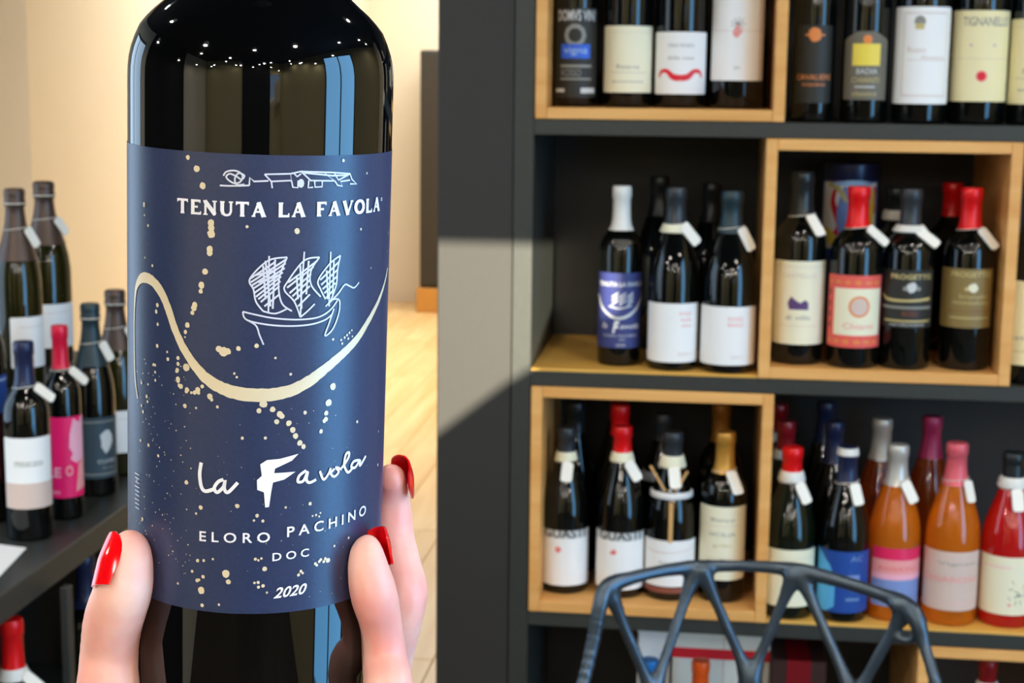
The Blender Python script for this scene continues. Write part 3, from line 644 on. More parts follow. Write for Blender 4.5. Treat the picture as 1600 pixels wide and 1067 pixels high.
bw0 = on_y(1205, 1040, D+.08).x; bw1 = on_y(1292, 1040, D+.08).x
bb = empty('brown_carton', (bw0, D+.08, z4), 'dark brown carton in the shade of the bottom row', 'box')
obj('carton_body', B(0, bw1-bw0, 0, .2, 0, on_y(1250, 1033, D+.08).z-z4, .002), 'brown_card', bb); obj('carton_tape', B((bw1-bw0)/2-.02, (bw1-bw0)/2+.02, -.0006, .2, 0, on_y(1250, 1033, D+.08).z-z4+.0006), 'cap_darkred', bb)
x5 = on_y(1544, 1040, D+.09).x
wine_bottle('dark red capsuled bottle with a white neck band in the bottom right oak box', 'burgundy', (x5, D+.09, z4+e+TH), on_y(1544, 1030, D+.09).z-z4-TH, .038, cap='cap_darkred', cap_from=.88, collar=(.82, .88, .004, 'cap_white'))

# ------------------------------------------------------------------ left display table
ZS = EYE-.69
xa, xb = -.93, -1.36
ya, yb = 1.55, 2.80
lt = empty('display_table', (0, 0, 0), 'low dark display table running away beside the cream wall, crowded with bottles', 'table')
q0 = on_z(0, 947, ZS); q1 = on_z(207, 769, ZS)
xe = (q0.x+q1.x)/2
obj('table_top', B(xb, xe, ya, yb, ZS-.042, ZS, .002), 'shelf_black', lt)
obj('lower_shelf', B(xb, xe-.01, ya, yb, ZS-.44, ZS-.415, .002), 'shelf_black', lt)
obj('back_board', B(xb, xb+.01, ya, yb, 0.05, ZS-.042), 'back_panel', lt)
pp = on_y(101, 980, 2.13).x
for (xx, yy) in ((pp, 2.13), (xb+.02, 2.13), (xe-.02, ya+.01)): obj('upright', B(xx-.006, xx+.006, yy, yy+.02, 0, ZS-.042, .001), 'shelf_black', lt)
obj('added_dark_panel', B(xb+.01, xe-.012, yb-.02, yb, 0, ZS-.042, .001), 'back_panel', lt)  # added sheet, stands in for the darkness under the table top
def putL(label, shape, u, v, hw, top, zs=None, y=None, **k):
    zs = ZS if zs is None else zs
    if y is None: p = on_z(u, v, zs); y = p.y+.035
    x = on_y(u, v-60, y).x; r = rp(hw, y); pos = (x, y, zs); h = height_to(top[0], top[1], pos)
    return wine_bottle(label, shape, pos, h, r, **k)
def a_g1(p): p.rect(('band', 'beige_paper'), -1, 1, 0, .36); p.text('grey_ink', 'moscato', -.5, .5, .6, .68)
putL('bottle with a navy capsule and split white-beige label, nearest on the left display table', 'bordeaux', 46, 848, 38, (22, 532), cap='cap_navy', cap_from=.77, lab=(.17, .53, 1.25, 'white_paper', .05), art=a_g1, tg=TG(.8, -.6, .034))
def a_g2(p):
    p.poly(('emblem', 'light_pink_ink'), [(.35, .98), (.2, .80), (.15, .62), (.3, .55), (.2, .48), (.45, .42), (.8, .46), (1, .5), (1, 1.0), (.8, .98), (.65, .92)])
    p.poly(('emblem', 'rose_paper'), [(.55, .40), (.8, .46), (1, .5), (1, .1), (.6, .08), (.4, .06), (.5, .25)])
    p.text('light_pink_ink', 'LE', -.75, -.2, .26, .38, offset=.02); p.text('rose_paper', 'O', -.02, .3, .27, .40, offset=.03); p.text('light_pink_ink', 'rosato', -.7, -.25, .05, .10)
putL('bottle with a cherry red capsule and magenta label, second on the left display table', 'bordeaux', 101, 816, 31, (77, 507), cap='cap_cherry', cap_from=.78, lab=(.12, .54, 1.3, 'magenta_paper', .1), art=a_g2, tg=TG(.9, -.5, .034))
def a_g3(p):
    for (a, b, c, d) in [(-.8, .8, .92, .94), (-.8, .8, .06, .08), (-.8, -.77, .06, .94), (.77, .8, .06, .94)]: p.rect('grey_ink', a, b, c, d)
    p.disc(('emblem', 'silver_ink'), .3, .6, .12, .17, jit=.25); p.text('silver_ink', 'CUVEE', -.1, .7, .25, .31); p.text('grey_ink', 'brut', .1, .6, .15, .20)
putL('bottle with a slate foil neck and dark slate label, third on the left display table', 'champagne', 148, 778, 36, (118, 473), glass='dark_glass', cap='cap_teal', cap_from=.68, lab=(.10, .42, 1.15, 'slate_paper', .25), art=a_g3, tg=TG(.9, -.3, .034))
putL('bronze foiled sparkling bottle with white label, farthest right on left table', 'champagne', 186, 744, 38, (163, 452), glass='olive_glass', cap='foil_bronze', cap_from=.68, lab=(.13, .36, 1.0, 'white_paper', .55), tg=TG(.9, -.35, .034), art=lambda p: p.rect('beige_paper', -.6, .6, .8, .81))
# riser and the two taller bottles
zr = EYE-.50
rs = empty('display_riser', (0, 0, 0), 'dark step on the back of the left display table, under the two tall sparkling bottles', 'riser')
obj('riser_body', B(-1.32, -1.055, 2.34, 2.78, ZS+.001, zr-.012, .002), 'shelf_black', rs); obj('riser_top', B(-1.325, -1.05, 2.335, 2.785, zr-.012, zr, .002), 'shelf_black', rs)
putL('tall bronze foiled sparkling bottle, right one on the riser', 'champagne', 77, 600, 39, (58, 283), zs=zr, y=2.66, glass='olive_glass', cap='foil_bronze', cap_from=.66, lab=(.10, .34, 1.0, 'white_paper', .45), tg=TG(.9, -.5, .034), art=lambda p: p.rect('beige_paper', -.6, .6, .8, .81))
putL('tall bronze foiled sparkling bottle cut by the left picture edge, on the riser', 'champagne', 32, 610, 38, (15, 294), zs=zr, y=2.46, glass='olive_glass', cap='foil_bronze', cap_from=.64, lab=(.10, .36, .95, 'white_paper', .55), tg=TG(.9, -.35, .034), art=lambda p: p.rect('beige_paper', -.6, .6, .8, .81))
putL('bottle with a navy banded label at the far left edge of the display table', 'bordeaux', -22, 790, 38, (-40, 400), y=2.32, cap='cap_black', lab=(.42, .56, 1.3, 'blue_paper', .2), art=lambda p: p.rect('pale_blue_ink', -1, 1, .85, .9))
# card on the table
s0, s1, s2 = on_z(2, 851, ZS+.002), on_z(41, 856, ZS+.002), on_z(2, 897, ZS+.002)
bm = bmesh.new(); c0 = s1+(s2-s0)*.0; pts = [s0+(s0-s1)*2, s1, s1+(s2-s1)*1.0, s2+(s2-s1)*1.2, s2+(s0-s1)*3.2]
f = bm.faces.new([bm.verts.new((p.x, p.y, ZS+.0008)) for p in pts]); ex = bmesh.ops.extrude_face_region(bm, geom=[f]); bmesh.ops.translate(bm, verts=[v for v in ex['geom'] if isinstance(v, bmesh.types.BMVert)], vec=(0, 0, .0015)); bmesh.ops.recalc_face_normals(bm, faces=bm.faces)
tag(obj('price_card', bm, 'white_paper'), 'blank white card lying flat at the near left end of the display table', 'card')
# bottles on the table's lower shelf
zl = ZS-.415
def putU(label, u, vt, y, cap, glass='dark_glass', shape='bordeaux', h=.30, **k):
    x = on_y(u, vt+60, y).x; top = on_y(u, vt, y).z; r = .037
    return wine_bottle(label, shape, (x, y, zl), top-zl, r, glass=glass, cap=cap, **k)
putU('red capsuled bottle with a white neck band under the display table', 20, 966, 2.05, 'cap_red', cap_from=.80, collar=(.755, .80, .003, 'cap_white'), tg=TG(.7, -.5, .034))
putU('gold foiled bottle top peeking from under the display table beside the thumb', 192, 806, 2.66, 'foil_gold', shape='champagne', cap_from=.7)
putU('blue-black bottle under the display table just left of the thumb', 134, 868, 2.44, 'cap_navy', cap_from=.74)

# ------------------------------------------------------------------ lattice chair
def cp(u, v, y, r): p = on_y(u, v, y); return (p.x, p.y, p.z, r)
YC = 2.10
k_ = .0100
ch = empty('lattice_chair', (.08, 1.9, 0), 'dark grey cast metal chair with an open triangular lattice back, in front of the shelves', 'chair')
def sub(chain): return [(a-.08, b-1.9, c, r) for a, b, c, r in chain]
rail = [cp(906, 1090, 2.0, k_*1.05), cp(925, 1010, 2.02, k_*1.05), cp(938, 945, 2.03, k_*1.15), cp(952, 916, 2.045, k_*1.3), cp(990, 902, 2.06, k_), cp(1035, 892, 2.08, k_*.95), cp(1085, 886, 2.10, k_*1.1), cp(1150, 884, 2.11, k_*.9), cp(1210, 887, 2.11, k_*1.0), cp(1255, 893, 2.10, k_*1.2), cp(1320, 910, 2.08, k_), cp(1375, 928, 2.06, k_*1.0), cp(1412, 944, 2.045, k_*1.3), cp(1432, 968, 2.03, k_*1.3), cp(1445, 1010, 2.02, k_*.9), cp(1462, 1067, 2.0, k_*.9), cp(1468, 1095, 2.0, k_*.9)]
j1 = cp(1020, 1085, 2.05, k_*1.6); j2 = cp(1172, 1062, 2.09, k_*1.7); j3 = cp(1335, 1092, 2.05, k_*1.6)
ll = cp(880, 1215, 1.96, k_*1.3); rr = cp(1492, 1220, 1.96, k_*1.3)
b1_, b2_, b3_, b4_ = cp(955, 1230, 2.0, k_*1.3), cp(1100, 1240, 2.06, k_*1.5), cp(1250, 1240, 2.06, k_*1.5), cp(1410, 1235, 2.0, k_*1.3)
q = k_*.85
def mid(a, b, t=.5, r=q): return tuple(a[i]+(b[i]-a[i])*t for i in range(3))+(r,)
def strut(a, b, r=q): return [a, mid(a, b, .22, r*1.05), mid(a, b, .5, r), mid(a, b, .78, r*1.05), b]
S = [rail, strut(cp(955, 930, 2.045, k_*1.3), j1), strut(cp(1085, 893, 2.10, k_*1.4), j1), strut(cp(1098, 893, 2.10, k_*1.4), j2), strut(cp(1240, 900, 2.10, k_*1.4), j2), strut(cp(1252, 900, 2.10, k_*1.4), j3), strut(cp(1412, 955, 2.045, k_*1.4), j3),
     [cp(1402, 945, 2.045, k_*1.2), cp(1412, 958, 2.045, k_*1.3), cp(1404, 975, 2.045, k_*.9)], [cp(1436, 975, 2.03, k_), cp(1432, 996, 2.035, k_*.7), cp(1412, 1000, 2.04, k_*.75), cp(1398, 990, 2.045, k_*.8)],
     strut(rail[0], ll), strut(rail[-1], rr), strut(j1, ll), strut(j1, b1_), strut(j1, b2_), strut(j2, b2_), strut(j2, b3_), strut(j3, b3_), strut(j3, b4_), strut(j3, rr), strut(ll, b1_), strut(b1_, b2_), strut(b2_, b3_), strut(b3_, b4_), strut(b4_, rr)]
me = blob_mesh([sub(c) for c in S], .0032, 4, flat=Matrix.Diagonal((1, .8, 1, 1)))
mesh_obj('backrest', me, 'chair_metal', ch)
# seat lattice, toward the camera below the frame
sz = min(ll[2], b1_[2])-.0
fr = [(x_, 1.56, sz-.02+.0*x_, k_*1.3) for x_ in (-.14, -.02, .10, .22, .32)]
mids = [(x_, 1.78, sz-.035, k_*1.6) for x_ in (-.11, .03, .15, .28)]
SS = [[ll, (-.19, 1.76, sz-.0, k_), fr[0]], [rr, (.36, 1.76, sz-.0, k_), fr[-1]], fr]
bk = [ll, b1_, b2_, b3_, b4_, rr]
for i, m_ in enumerate(mids): SS += [strut(bk[i+1], m_), strut(m_, fr[i]), strut(m_, fr[i+1])]
SS += [strut(bk[1], bk[2]), strut(bk[2], bk[3]), strut(bk[3], bk[4]), strut(bk[0], bk[1]), strut(bk[4], bk[5])]
me = blob_mesh([sub(c) for c in SS], .0036, 4)
mesh_obj('seat', me, 'chair_metal', ch)
for (x0, y0, x1, y1) in [(-.10, 1.62, -.16, 1.54), (.27, 1.62, .34, 1.54), (-.10, 1.94, -.17, 2.08), (.27, 1.94, .35, 2.08)]:
    me = blob_mesh([sub([(x0, y0, sz-.02, .014), ((x0+x1)/2, (y0+y1)/2, sz/2, .012), (x1, y1, .010, .010)])], .004, 3); mesh_obj('leg', me, 'chair_metal', ch)

# ------------------------------------------------------------------ the bottle in the hand
mat('hero_glass', (0.0012, 0.0013, 0.0016), 0.03, spec=0.62)
mat('hero_label', '29365a', 0.36, spec=0.55, noise=0.18, nscale=900, bump=0.02)
mat('hero_cream', 'e2d5b6', 0.42, metal=0.15); mat('hero_silver', 'd6dcec', 0.45, metal=0.1); mat('hero_white', 'eef0f8', 0.5)
RH = .038
PA, PB, PC = at(409, 226, .467), at(401, 840, .4893), at(399.5, 890, .4911)
ax = (PA-PB).normalized()
HB = .052                                    # base below the label
base = PC-ax*HB
toc = (CAM-base); yl = -(toc-ax*toc.dot(ax)).normalized(); xl_ = yl.cross(ax)
Mh = Matrix.Identity(4)
for i in range(3): Mh[i][0], Mh[i][1], Mh[i][2], Mh[i][3] = xl_[i], yl[i], ax[i], base[i]
hb = empty('wine_bottle', (0, 0, 0), 'large near-black bottle with a navy ship label held up by the hand in the foreground', 'bottle')
hb.matrix_world = Mh
Mi = Mh.inverted()
LT = (PA-base).dot(ax)                        # label top height
LB = HB
SH = LT+.0215
prof = [(0.0, .010), (.015, .009), (.026, .003), (.032, 0), (.036, .0015), (.0378, .006), (RH, .012), (RH, SH-.003), (.0379, SH), (.0376, SH+.0028), (.0370, SH+.0056), (.0360, SH+.0085), (.0346, SH+.0117), (.0328, SH+.0140), (.0306, SH+.0163), (.0283, SH+.0183), (.0258, SH+.0205), (.0233, SH+.0231), (.0209, SH+.0265), (.0188, SH+.0312), (.0172, SH+.040), (.0155, SH+.056), (.0148, SH+.066), (.0144, SH+.108), (.0160, SH+.110), (.0160, SH+.122), (.0146, SH+.125), (0.0, SH+.1255)]
obj('glass_body', lathe(prof, 96), 'hero_glass', hb, True, 50)
obj('capsule', lathe([(r_, z_) for r_, z_ in prof if z_ > SH+.055], 48, .0006), 'cap_black', hb, True, 50)
# label wraps almost the whole way round; printed art is mapped onto the cylinder
V = []; Fc = []; n = 96
for i in range(n+1):
    a = math.radians(15)-math.radians(152)+math.radians(304)*i/n
    for z_ in (LB, LT): V.append(((RH+.00015)*math.sin(a), -(RH+.00015)*math.cos(a), z_))
for i in range(n): Fc.append((2*i, 2*i+2, 2*i+3, 2*i+1))
hl = obj('label', (V, Fc), 'hero_label', hb, True)
def onlabel(u, v, R=RH+.0004):
    o = Mi @ CAM; d = (Mi.to_3x3() @ ray(u, v)).normalized()
    A = d.x**2+d.y**2; Bq = o.x*d.x+o.y*d.y; Cq = o.x**2+o.y**2-R*R; disc = Bq*Bq-A*Cq
    if disc < 0: t_ = -Bq/A
    else: t_ = (-Bq-math.sqrt(disc))/A
    p = o+d*t_; return (math.atan2(p.x, -p.y)*R, p.z)
def c1(x, y): return (190+x/3.334, y/3.334)
def c2(x, y): return (190+x/2.668, 220+y/2.668)
def c3(x, y): return (190+x/2.105, 560+y/2.105)
PX = .467/F                                  # one picture pixel on the label, metres
hp = Print()
def hstroke(c, P, wd, cv, scale, rough=0.0, smooth=True):
    Q = []
    for p in P:
        s_, z_ = onlabel(*cv(p[0], p[1])); wpx = (p[2] if len(p) > 2 else wd)/scale*PX; Q.append((s_, z_, wpx))
    hp.stroke(c, Q, wd/scale*PX, smooth=smooth, rough=rough, sub=6)
CRM, SLV, WHT = ('gilt_print', 'hero_cream'), ('silver_print', 'hero_silver'), ('lettering', 'hero_white')
WV = [(66, 1075, 10), (56, 1000, 10), (52, 900, 9), (51, 760, 9), (56, 640, 16), (68, 590, 30), (92, 570, 42), (125, 582, 42), (160, 625, 40), (190, 690, 36), (220, 780, 34), (255, 860, 34), (300, 930, 38), (350, 988, 44), (420, 1032, 50), (500, 1055, 54), (600, 1060, 52), (700, 1043, 48), (780, 1003, 46), (850, 950, 40), (920, 890, 36), (980, 828, 32), (1030, 750, 27), (1075, 660, 21), (1098, 590, 16), (1110, 530, 12)]
hstroke(('wave_print', 'hero_cream'), WV, 30, c2, 2.668, rough=.06)
D2 = [(276,69,9),(313,117,13),(338,187,13),(93,262,7),(93,270,6),(95,310,4),(110,353,6),(523,358,6),(732,376,11),(998,368,6),(1112,383,5),(925,82,6),(1023,135,5),(1108,460,4),(372,342,14),(373,362,14),(373,388,16),(368,452,13),(367,468,12),(348,545,12),(333,602,13),(330,627,9),(304,685,12),(301,697,12),(295,717,9),(274,768,11),(266,797,8),(264,818,4),(128,520,6),(97,487,4),(149,685,9),(144,712,8),(150,765,7),(148,855,8),(190,880,5),(193,910,8),(235,905,8),(235,930,8),(230,960,8),(235,1000,9),(240,1020,8),(270,943,15),(406,868,13),(425,880,18),(443,878,13),(487,866,10),(563,855,9),(642,905,5),(705,973,6),(883,1022,12),(470,970,5),(480,985,5),(140,935,6),(140,998,6),(110,1015,5),(270,1045,8),(320,1050,8),(290,1050,6),(1040,530,4),(882,828,5),(915,830,5),(940,810,5),(950,800,5),(930,820,5),(945,825,5),(920,845,5),(960,790,4),(962,815,4)]
D3 = [(213,30,12),(183,38,7),(185,68,8),(195,92,8),(215,103,8),(250,103,9),(240,112,7),(265,92,6),(290,125,9),(296,135,6),(208,156,7),(245,163,4),(315,160,5),(65,80,5),(82,125,6),(85,142,5),(70,175,6),(65,155,5),(105,20,5),(110,45,5),(62,270,5),(88,285,6),(120,320,5),(695,93,11),(681,146,11),(604,178,6),(673,180,8),(672,200,8),(667,205,7),(656,240,7),(466,150,12),(452,172,8),(497,168,9),(520,183,10),(527,190,9),(510,208,8),(550,213,9),(563,235,9),(572,255,9),(586,278,9),(598,290,8),(473,262,5),(397,262,5),(775,208,5),(845,240,4),(843,350,5),(213,408,7),(260,490,7),(245,510,4),(380,485,7),(620,478,6),(640,515,4),(654,508,3),(650,520,3),(628,518,3),(446,517,6),(465,535,5),(435,533,4),(540,490,4),(250,665,6),(270,665,5),(300,660,4),(232,700,5),(268,718,6),(248,730,6),(254,728,5),(185,740,4),(262,763,12),(265,812,6),(320,810,4),(343,708,13),(351,735,8),(471,692,8),(449,737,5),(465,748,6),(450,752,5),(437,738,4),(478,770,4),(440,660,5),(450,664,4),(460,658,4),(637,675,5),(650,668,5),(655,662,5),(665,668,5),(670,658,5),(679,664,8),(642,680,5),(590,700,5),(582,712,5),(596,706,4),(747,590,4),(700,617,4),(68,528,6),(50,400,3)]
for LST, cv, s in ((D2, c2, 2.668), (D3, c3, 2.105)):
    for (x_, y_, r_) in LST:
        s_, z_ = onlabel(*cv(x_, y_)); cyc = max(.35, math.cos(min(1.2, abs(s_/RH))))
        hp.disc(('star_print', 'hero_cream'), s_, z_, r_/s*PX, r_/s*PX*1.05, n=9, jit=.12)
# fine faint spatter
rs_ = random.Random(3)
for k in range(120):
    s_, z_ = onlabel(rs_.uniform(212, 300), rs_.uniform(560, 900)); hp.disc(('star_print', 'hero_cream'), s_, z_, rs_.uniform(.5, 1.3)*PX, n=6)
for k in range(60):
    s_, z_ = onlabel(rs_.uniform(300, 590), rs_.uniform(600, 940)); hp.disc(('star_print', 'hero_cream'), s_, z_, rs_.uniform(.3, .8)*PX, n=6)
# farmhouse
for P_ in [[(512,966),(560,968),(612,968),(665,966)], [(665,966),(668,925),(690,945),(765,942)], [(745,908),(780,945),(785,980)], [(745,908),(880,905),(885,940),(780,945)], [(885,940),(892,975),(918,978),(920,940)],
    [(880,905),(935,893),(1090,898),(1190,905),(1200,935),(1225,958),(1190,958)], [(935,893),(985,940),(1110,942),(1060,905)], [(975,940),(972,978),(998,975)], [(1005,942),(1008,975),(1045,972),(1045,945)], [(1110,942),(1125,965),(1150,970),(1140,945),(1190,938)], [(1110,905),(1130,938),(1190,905)], [(900,905),(915,920),(935,905)], [(950,900),(1100,915),(1180,912)]]:
    hstroke(SLV, P_, 8, c1, 3.334, smooth=False)
hstroke(SLV, [(530,915),(545,895),(580,888),(610,895),(630,915),(620,945),(590,955),(560,940),(545,920),(565,905),(600,920),(625,935),(640,915),(610,902),(590,930),(600,962),(640,960)], 8, c1, 3.334)
s_, z_ = onlabel(*c1(935, 955)); hp.disc(SLV, s_, z_, 16/3.334*PX, 22/3.334*PX)
# ship
for P_ in [[(615,480),(613,600),(612,720)], [(762,462),(752,600),(745,735)], [(872,462),(868,580),(865,690)],
    [(690,485),(610,500),(535,575),(550,620),(560,670),(590,710)], [(690,485),(660,560),(655,620),(670,680),(710,710)], [(825,485),(760,500),(690,590),(680,625),(720,670),(745,735)], [(825,485),(790,540),(790,600),(830,650)],
    [(912,478),(870,510),(820,580),(830,620),(850,660)], [(912,478),(900,540),(895,600),(870,670)], [(745,735),(775,710),(805,680)], [(590,710),(640,720),(690,700)],
    [(505,712),(560,725),(640,740),(740,745),(820,735),(870,705),(900,665)], [(505,712),(520,745),(600,765),(700,772),(790,765),(850,745),(880,720)], [(885,700),(865,760),(848,812),(880,785),(905,720),(908,665),(880,660)],
    [(850,690),(900,640),(930,600),(950,605),(970,612),(990,590)], [(520,745),(560,770),(575,810),(592,850)]]:
    hstroke(SLV, P_, 6.5, c2, 2.668)
for (a, b) in [((538,590),(684,495)),((540,605),(684,510)),((545,618),(680,530)),((552,635),(672,548)),((560,650),(665,565)),((570,660),(662,585)),((580,672),(658,605)),((595,690),(658,640)),((535,575),(640,505)),((600,500),(620,690)),((640,495),(630,700)),((590,520),(600,660)),((560,560),(640,540)),((570,590),(655,560)),
    ((695,590),(815,500)),((690,612),(800,525)),((700,635),(790,555)),((712,648),(785,580)),((722,665),(785,605)),((735,690),(785,640)),((745,520),(750,700)),((780,500),(770,640)),((730,560),(735,660)),
    ((828,580),(905,505)),((832,600),(902,535)),((838,618),(898,565)),((845,635),(892,592)),((852,655),(885,620)),((885,500),(880,650)),((855,540),(860,660))]:
    hstroke(SLV, [a, b], 7.5, c2, 2.668, smooth=False)
# "la Favola"
for P_, w_ in [([(262,342),(257,380),(262,420),(275,436),(302,430)], 12), ([(335,398),(318,405),(305,425),(314,440),(335,422),(340,400),(338,428),(350,440),(382,408)], 11), ([(607,368),(585,385),(580,405),(598,402),(612,372),(608,398),(618,408),(640,398)], 9),
    ([(652,370),(664,398),(680,380),(688,360)], 8), ([(700,362),(688,378),(700,388),(714,372),(704,358),(724,364)], 8), ([(724,360),(745,328),(748,310),(738,315),(732,350),(744,374),(758,362)], 9), ([(782,334),(764,338),(755,356),(768,358),(784,335),(784,352),(803,320)], 9)]:
    hstroke(WHT, P_, w_, c3, 2.105)
def hpoly(c, P, cv): hp.poly(c, [onlabel(*cv(*p)) for p in P])
hpoly(WHT, [(456,348),(478,334),(520,330),(582,313),(560,336),(505,362),(500,385),(462,392)], c3)
hpoly(WHT, [(445,400),(470,378),(520,376),(572,372),(535,398),(498,408),(492,440),(485,488),(472,490),(468,440),(446,432)], c3)
# printed words: corners of each line picked in the photograph, mapped to the cylinder
def hword(c, s, a, b, ht, off=0.0, shear=0.0):
    (s0_, z0_), (s1_, z1_) = onlabel(*a), onlabel(*b)
    V_, F_, asp = text_geo(s, off, shear)
    hp.add(c, [(s0_+(s1_-s0_)*x_, z0_+(z1_-z0_)*x_+y_*ht*PX) for x_, y_ in V_], F_)
hword(WHT, 'E L O R O', c3(256, 600), c3(488, 604), 16, .015); hword(WHT, 'P A C H I N O', c3(544, 588), c3(803, 512), 16.5, .015)
hword(WHT, 'D O C', c3(496, 667), c3(616, 650), 13, .015); hword(WHT, '2020', c3(499, 790), c3(609, 772), 17, .02, .35)
# TENUTA LA FAVOLA in flared capitals drawn as strokes
GL = {'T': (.95, [((.47, 0), (.47, 1), .22), ((0, .94), (.95, .94), .13), ((.05, 1), (.05, .78), .08), ((.9, 1), (.9, .78), .08), ((.3, .04), (.65, .04), .09)]),
 'E': (.85, [((.2, 0), (.2, 1), .22), ((.05, .94), (.8, .94), .13), ((.05, .06), (.85, .06), .13), ((.2, .52), (.62, .52), .12), ((.78, 1), (.78, .8), .08), ((.83, 0), (.83, .22), .08)]),
 'N': (1.05, [((.17, 0), (.17, 1), .13), ((.88, 0), (.88, 1), .13), ((.12, .97), (.92, .05), .24), ((.0, .04), (.35, .04), .08), ((.7, .96), (1.05, .96), .08), ((0, .96), (.2, .96), .08)]),
 'U': (1.0, [((.2, .3), (.2, 1), .22), ((.85, .3), (.85, 1), .13), ((.2, .32), (.3, .1), .2), ((.28, .1), (.55, .04), .14), ((.52, .04), (.76, .1), .13), ((.74, .08), (.85, .32), .13), ((.03, .96), (.38, .96), .08), ((.68, .96), (1.0, .96), .08)]),
 'A': (1.05, [((.12, 0), (.5, 1), .12), ((.48, 1), (.88, 0), .24), ((.25, .34), (.75, .34), .1), ((0, .04), (.28, .04), .08), ((.7, .04), (1.05, .04), .08)]),
 'L': (.82, [((.2, 0), (.2, 1), .22), ((.05, .06), (.82, .06), .13), ((.79, 0), (.79, .26), .08), ((.03, .96), (.38, .96), .08)]),
 'F': (.82, [((.2, 0), (.2, 1), .22), ((.05, .94), (.8, .94), .13), ((.2, .5), (.62, .5), .12), ((.78, 1), (.78, .78), .08), ((.03, .04), (.4, .04), .08)]),
 'V': (1.05, [((.15, 1), (.53, 0), .24), ((.5, 0), (.92, 1), .12), ((0, .96), (.33, .96), .08), ((.75, .96), (1.05, .96), .08)]),
 'O': (1.05, None), ' ': (.45, [])}
def glyphs(s, a, b, h0, h1):
    (s0_, z0_), (s1_, z1_) = onlabel(*a), onlabel(*b)
    tot = sum(GL[c][0]+.2 for c in s)-.2; x_ = 0
    def m(px_, py_): t_ = px_/tot; return (s0_+(s1_-s0_)*t_, z0_+(z1_-z0_)*t_+py_*(h0+(h1-h0)*t_)*PX)
    for c in s:
        wd_, st = GL[c]
        if st is None:
            Q = []
            for i in range(21):
                an = 2*PI*i/20; p = m(x_+wd_/2+.43*wd_*math.cos(an), .5+.43*math.sin(an)); Q.append((p[0], p[1], (.19+.12*abs(math.cos(an)))*h0*PX))
            hp.stroke(WHT, Q, .2*h0*PX, smooth=False)
        else:
            for (p, q_, ww) in st: hp.stroke(WHT, [m(x_+p[0], p[1]), m(x_+q_[0], q_[1])], ww*1.25*h0*PX, smooth=False)
        x_ += wd_+.2
glyphs('TENUTA LA FAVOLA', (277, 332), (593, 329), 21, 21)
s_, z_ = onlabel(596, 311); hp.stroke(WHT, [(s_+.0004*math.cos(k), z_+.0004*math.sin(k)) for k in (0, 1, 2, 3, 4, 5, 6.28)], .0002)
# back text at the far left edge
for k in range(9): hstroke(('lettering', 'hero_silver'), [(44+k % 3, 375+14*k), (58, 383+14*k)], 3, c3, 2.105, smooth=False)
for i_, (c, g_) in enumerate(hp.d.items()):
    q = Print(); q.d = {c: g_}; q.build(RH+.0003+.00006*i_, hl)

# ------------------------------------------------------------------ the hand
m = mat('skin', 'eea59a', 0.40, spec=0.4, sss=0.3, noise=0.3, nscale=38, col2='f8cbbc', bump=0.25)
mat('nail_red', 'e3060f', 0.12, coat=0.6)
def axis_pt(p): t_ = (p-base).dot(ax); return base+ax*t_
def contact(u, v, r, side, press=.92):
    """depth at which a finger of radius r touches the bottle along this line of sight; side -1 near, +1 far"""
    best = None
    for k in range(400):
        d = .40+.0005*k; p = at(u, v, d); dist = (p-axis_pt(p)).length-(RH+r*press)
        if best is not None and best[1]*dist <= 0:
            if side < 0: return d
            last = d
        if best is not None and best[1]*dist <= 0: res_ = d
        best = (d, dist)
    return locals().get('res_', (CAM-axis_pt(at(u, v, .48))).length*.99)
def hc(u, v, dep, r, side=None):
    if side is not None: dep = contact(u, v, r, side)
    p = at(u, v, dep); return (p.x, p.y, p.z, r)
TH_ = [hc(204, 852, 0, .0048, -1), hc(201, 866, 0, .0068, -1), hc(197, 892, 0, .0080, -1), hc(191, 926, 0, .0088, -1), hc(177, 970, 0, .0090, -1), hc(171, 1015, 0, .0088, -1), hc(169, 1067, 0, .0094, -1), hc(170, 1150, .475, .0120), hc(215, 1260, .497, .0165), hc(270, 1350, .512, .018)]
FA = [hc(574, 856, 0, .0042, -1), hc(573, 868, 0, .0054, -1), hc(576, 892, 0, .0064, -1), hc(584, 928, 0, .0073, -1), hc(595, 975, 0, .0066, -1), hc(601, 1030, 0, .0071, -1), hc(606, 1085, .474, .0080), hc(590, 1160, .492, .0098), hc(545, 1240, .51, .0125), hc(480, 1330, .522, .015)]
FB = [hc(611, 748, 0, .0050, 1), hc(608, 766, 0, .0064, 1), hc(608, 800, 0, .0076, 1), hc(612, 845, 0, .0079, 1), hc(622, 895, 0, .0084, 1), hc(627, 925, 0, .0088, 1), hc(622, 965, 0, .0084, 1), hc(605, 1030, .522, .0088), hc(585, 1110, .53, .0100), hc(540, 1220, .535, .0130), hc(470, 1320, .53, .016)]
MIDF = [hc(560, 790, .545, .006), hc(548, 830, .546, .0082), hc(528, 900, .547, .0088), hc(510, 960, .549, .009), hc(495, 1060, .552, .0095), hc(470, 1180, .549, .0125), hc(420, 1310, .536, .017)]
INDF = [hc(470, 860, .548, .006), hc(462, 890, .549, .0082), hc(445, 950, .55, .0088), hc(420, 1010, .552, .009), hc(395, 1090, .554, .0098), hc(385, 1200, .55, .0128), hc(370, 1310, .537, .017)]
WR = [hc(380, 1310, .535, .022), hc(385, 1420, .53, .024), hc(400, 1540, .515, .024), hc(420, 1700, .49, .025), hc(470, 2000, .45, .028), hc(560, 2500, .40, .033), hc(700, 3100, .36, .038)]
WR2 = [hc(460, 1330, .53, .019), hc(445, 1440, .523, .021), hc(440, 1560, .51, .022), hc(450, 1720, .485, .023)]
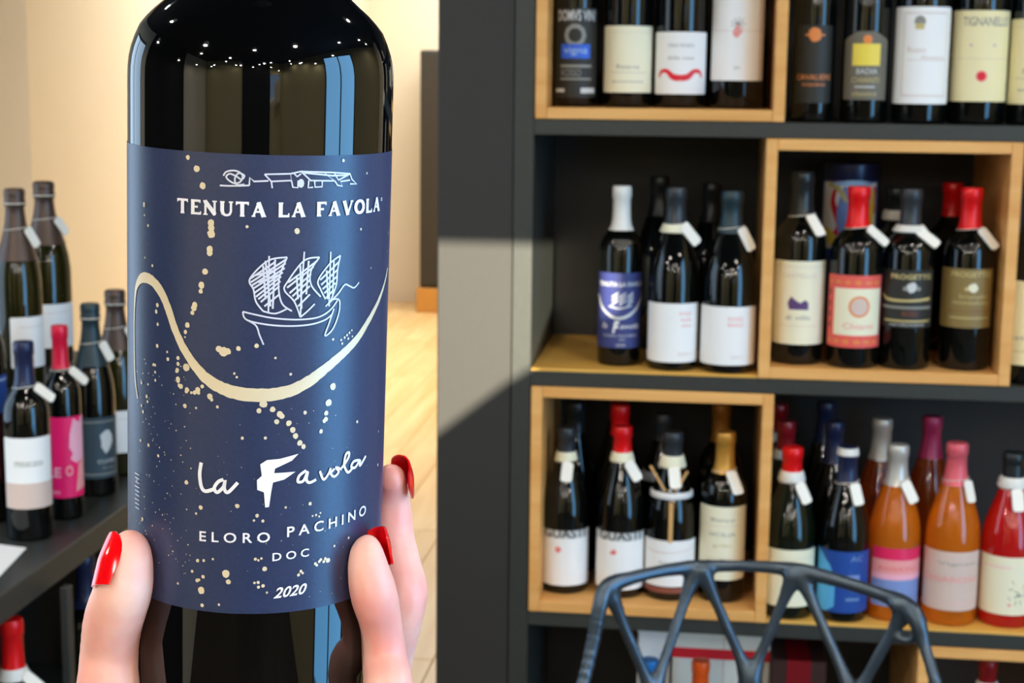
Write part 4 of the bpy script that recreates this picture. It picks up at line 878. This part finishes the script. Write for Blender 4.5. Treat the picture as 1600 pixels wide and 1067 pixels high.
PALM = [[hc(480, 1250, .54, .016), hc(470, 1340, .535, .020), hc(450, 1450, .525, .022)], [hc(330, 1290, .525, .018), hc(340, 1380, .525, .022), hc(370, 1480, .52, .023)], [hc(540, 1250, .53, .013), hc(520, 1330, .53, .017), hc(480, 1440, .52, .020)]]
me = blob_mesh([TH_, FA, FB, MIDF, INDF, WR, WR2]+PALM, .0011, 5)
hand = mesh_obj('hand', me, 'skin'); tag(hand, 'left hand with glossy red fingernails gripping the large dark bottle in the foreground', 'person')
# knuckle creases and finger pads come from the skin's own relief; nails are shells lying on the backs of the finger tips
def nail(tipc, backc, rad, nrm, length, half, over=.003, start=.0):
    a = (Vector(tipc[:3])-Vector(backc[:3])).normalized(); nrm = (nrm-a*nrm.dot(a)).normalized(); sd = a.cross(nrm)
    o = Vector(tipc[:3])-a*(length-over-rad*.6)
    V_ = []; n1, n2 = 14, 12; F_ = []
    for lay in (0, .0007):
        for i in range(n1+1):
            t_ = i/n1; wd_ = half*min(1, .72+.6*t_)*(1 if t_ < .62 else math.sqrt(max(.02, 1-((t_-.62)/.40)**2)))
            rr_ = rad*(1.0-.10*t_-.42*max(0, t_-.5)**1.3)+.0003
            for j in range(n2+1):
                an = (2*j/n2-1)*wd_; V_.append(o+a*(length*t_)+(nrm*math.cos(an)+sd*math.sin(an))*(rr_+lay*1.0))
    N = (n1+1)*(n2+1)
    for i in range(n1):
        for j in range(n2):
            k = i*(n2+1)+j; F_ += [(k, k+1, k+n2+2, k+n2+1), (N+k, N+k+n2+1, N+k+n2+2, N+k+1)]
    rim = [i for i in range(n2+1)]+[i*(n2+1)+n2 for i in range(1, n1+1)]+[n1*(n2+1)+j for j in range(n2-1, -1, -1)]+[i*(n2+1) for i in range(n1-1, 0, -1)]
    for q_, k in zip(rim, rim[1:]+rim[:1]): F_.append((q_, N+q_, N+k, k))
    bm = bmesh.new(); vv = [bm.verts.new(p) for p in V_]
    for f_ in F_: bm.faces.new([vv[i] for i in f_])
    bmesh.ops.recalc_face_normals(bm, faces=bm.faces)
    return obj('fingernail', bm, 'nail_red', hand, True, 60)
nail(TH_[0], TH_[2], .0079, (-CR*.80+CU*.1-_f*.75), .0158, .80, over=-.0022)
nail(FA[0], FA[2], .0063, (CR*.62+CU*.1+_f*.75), .0115, 1.1, over=.0026)
nail(FB[0], FB[2], .0066, (CR*.80+CU*.1+_f*.55), .0125, 1.1, over=.0022)

bpy.context.view_layer.update()
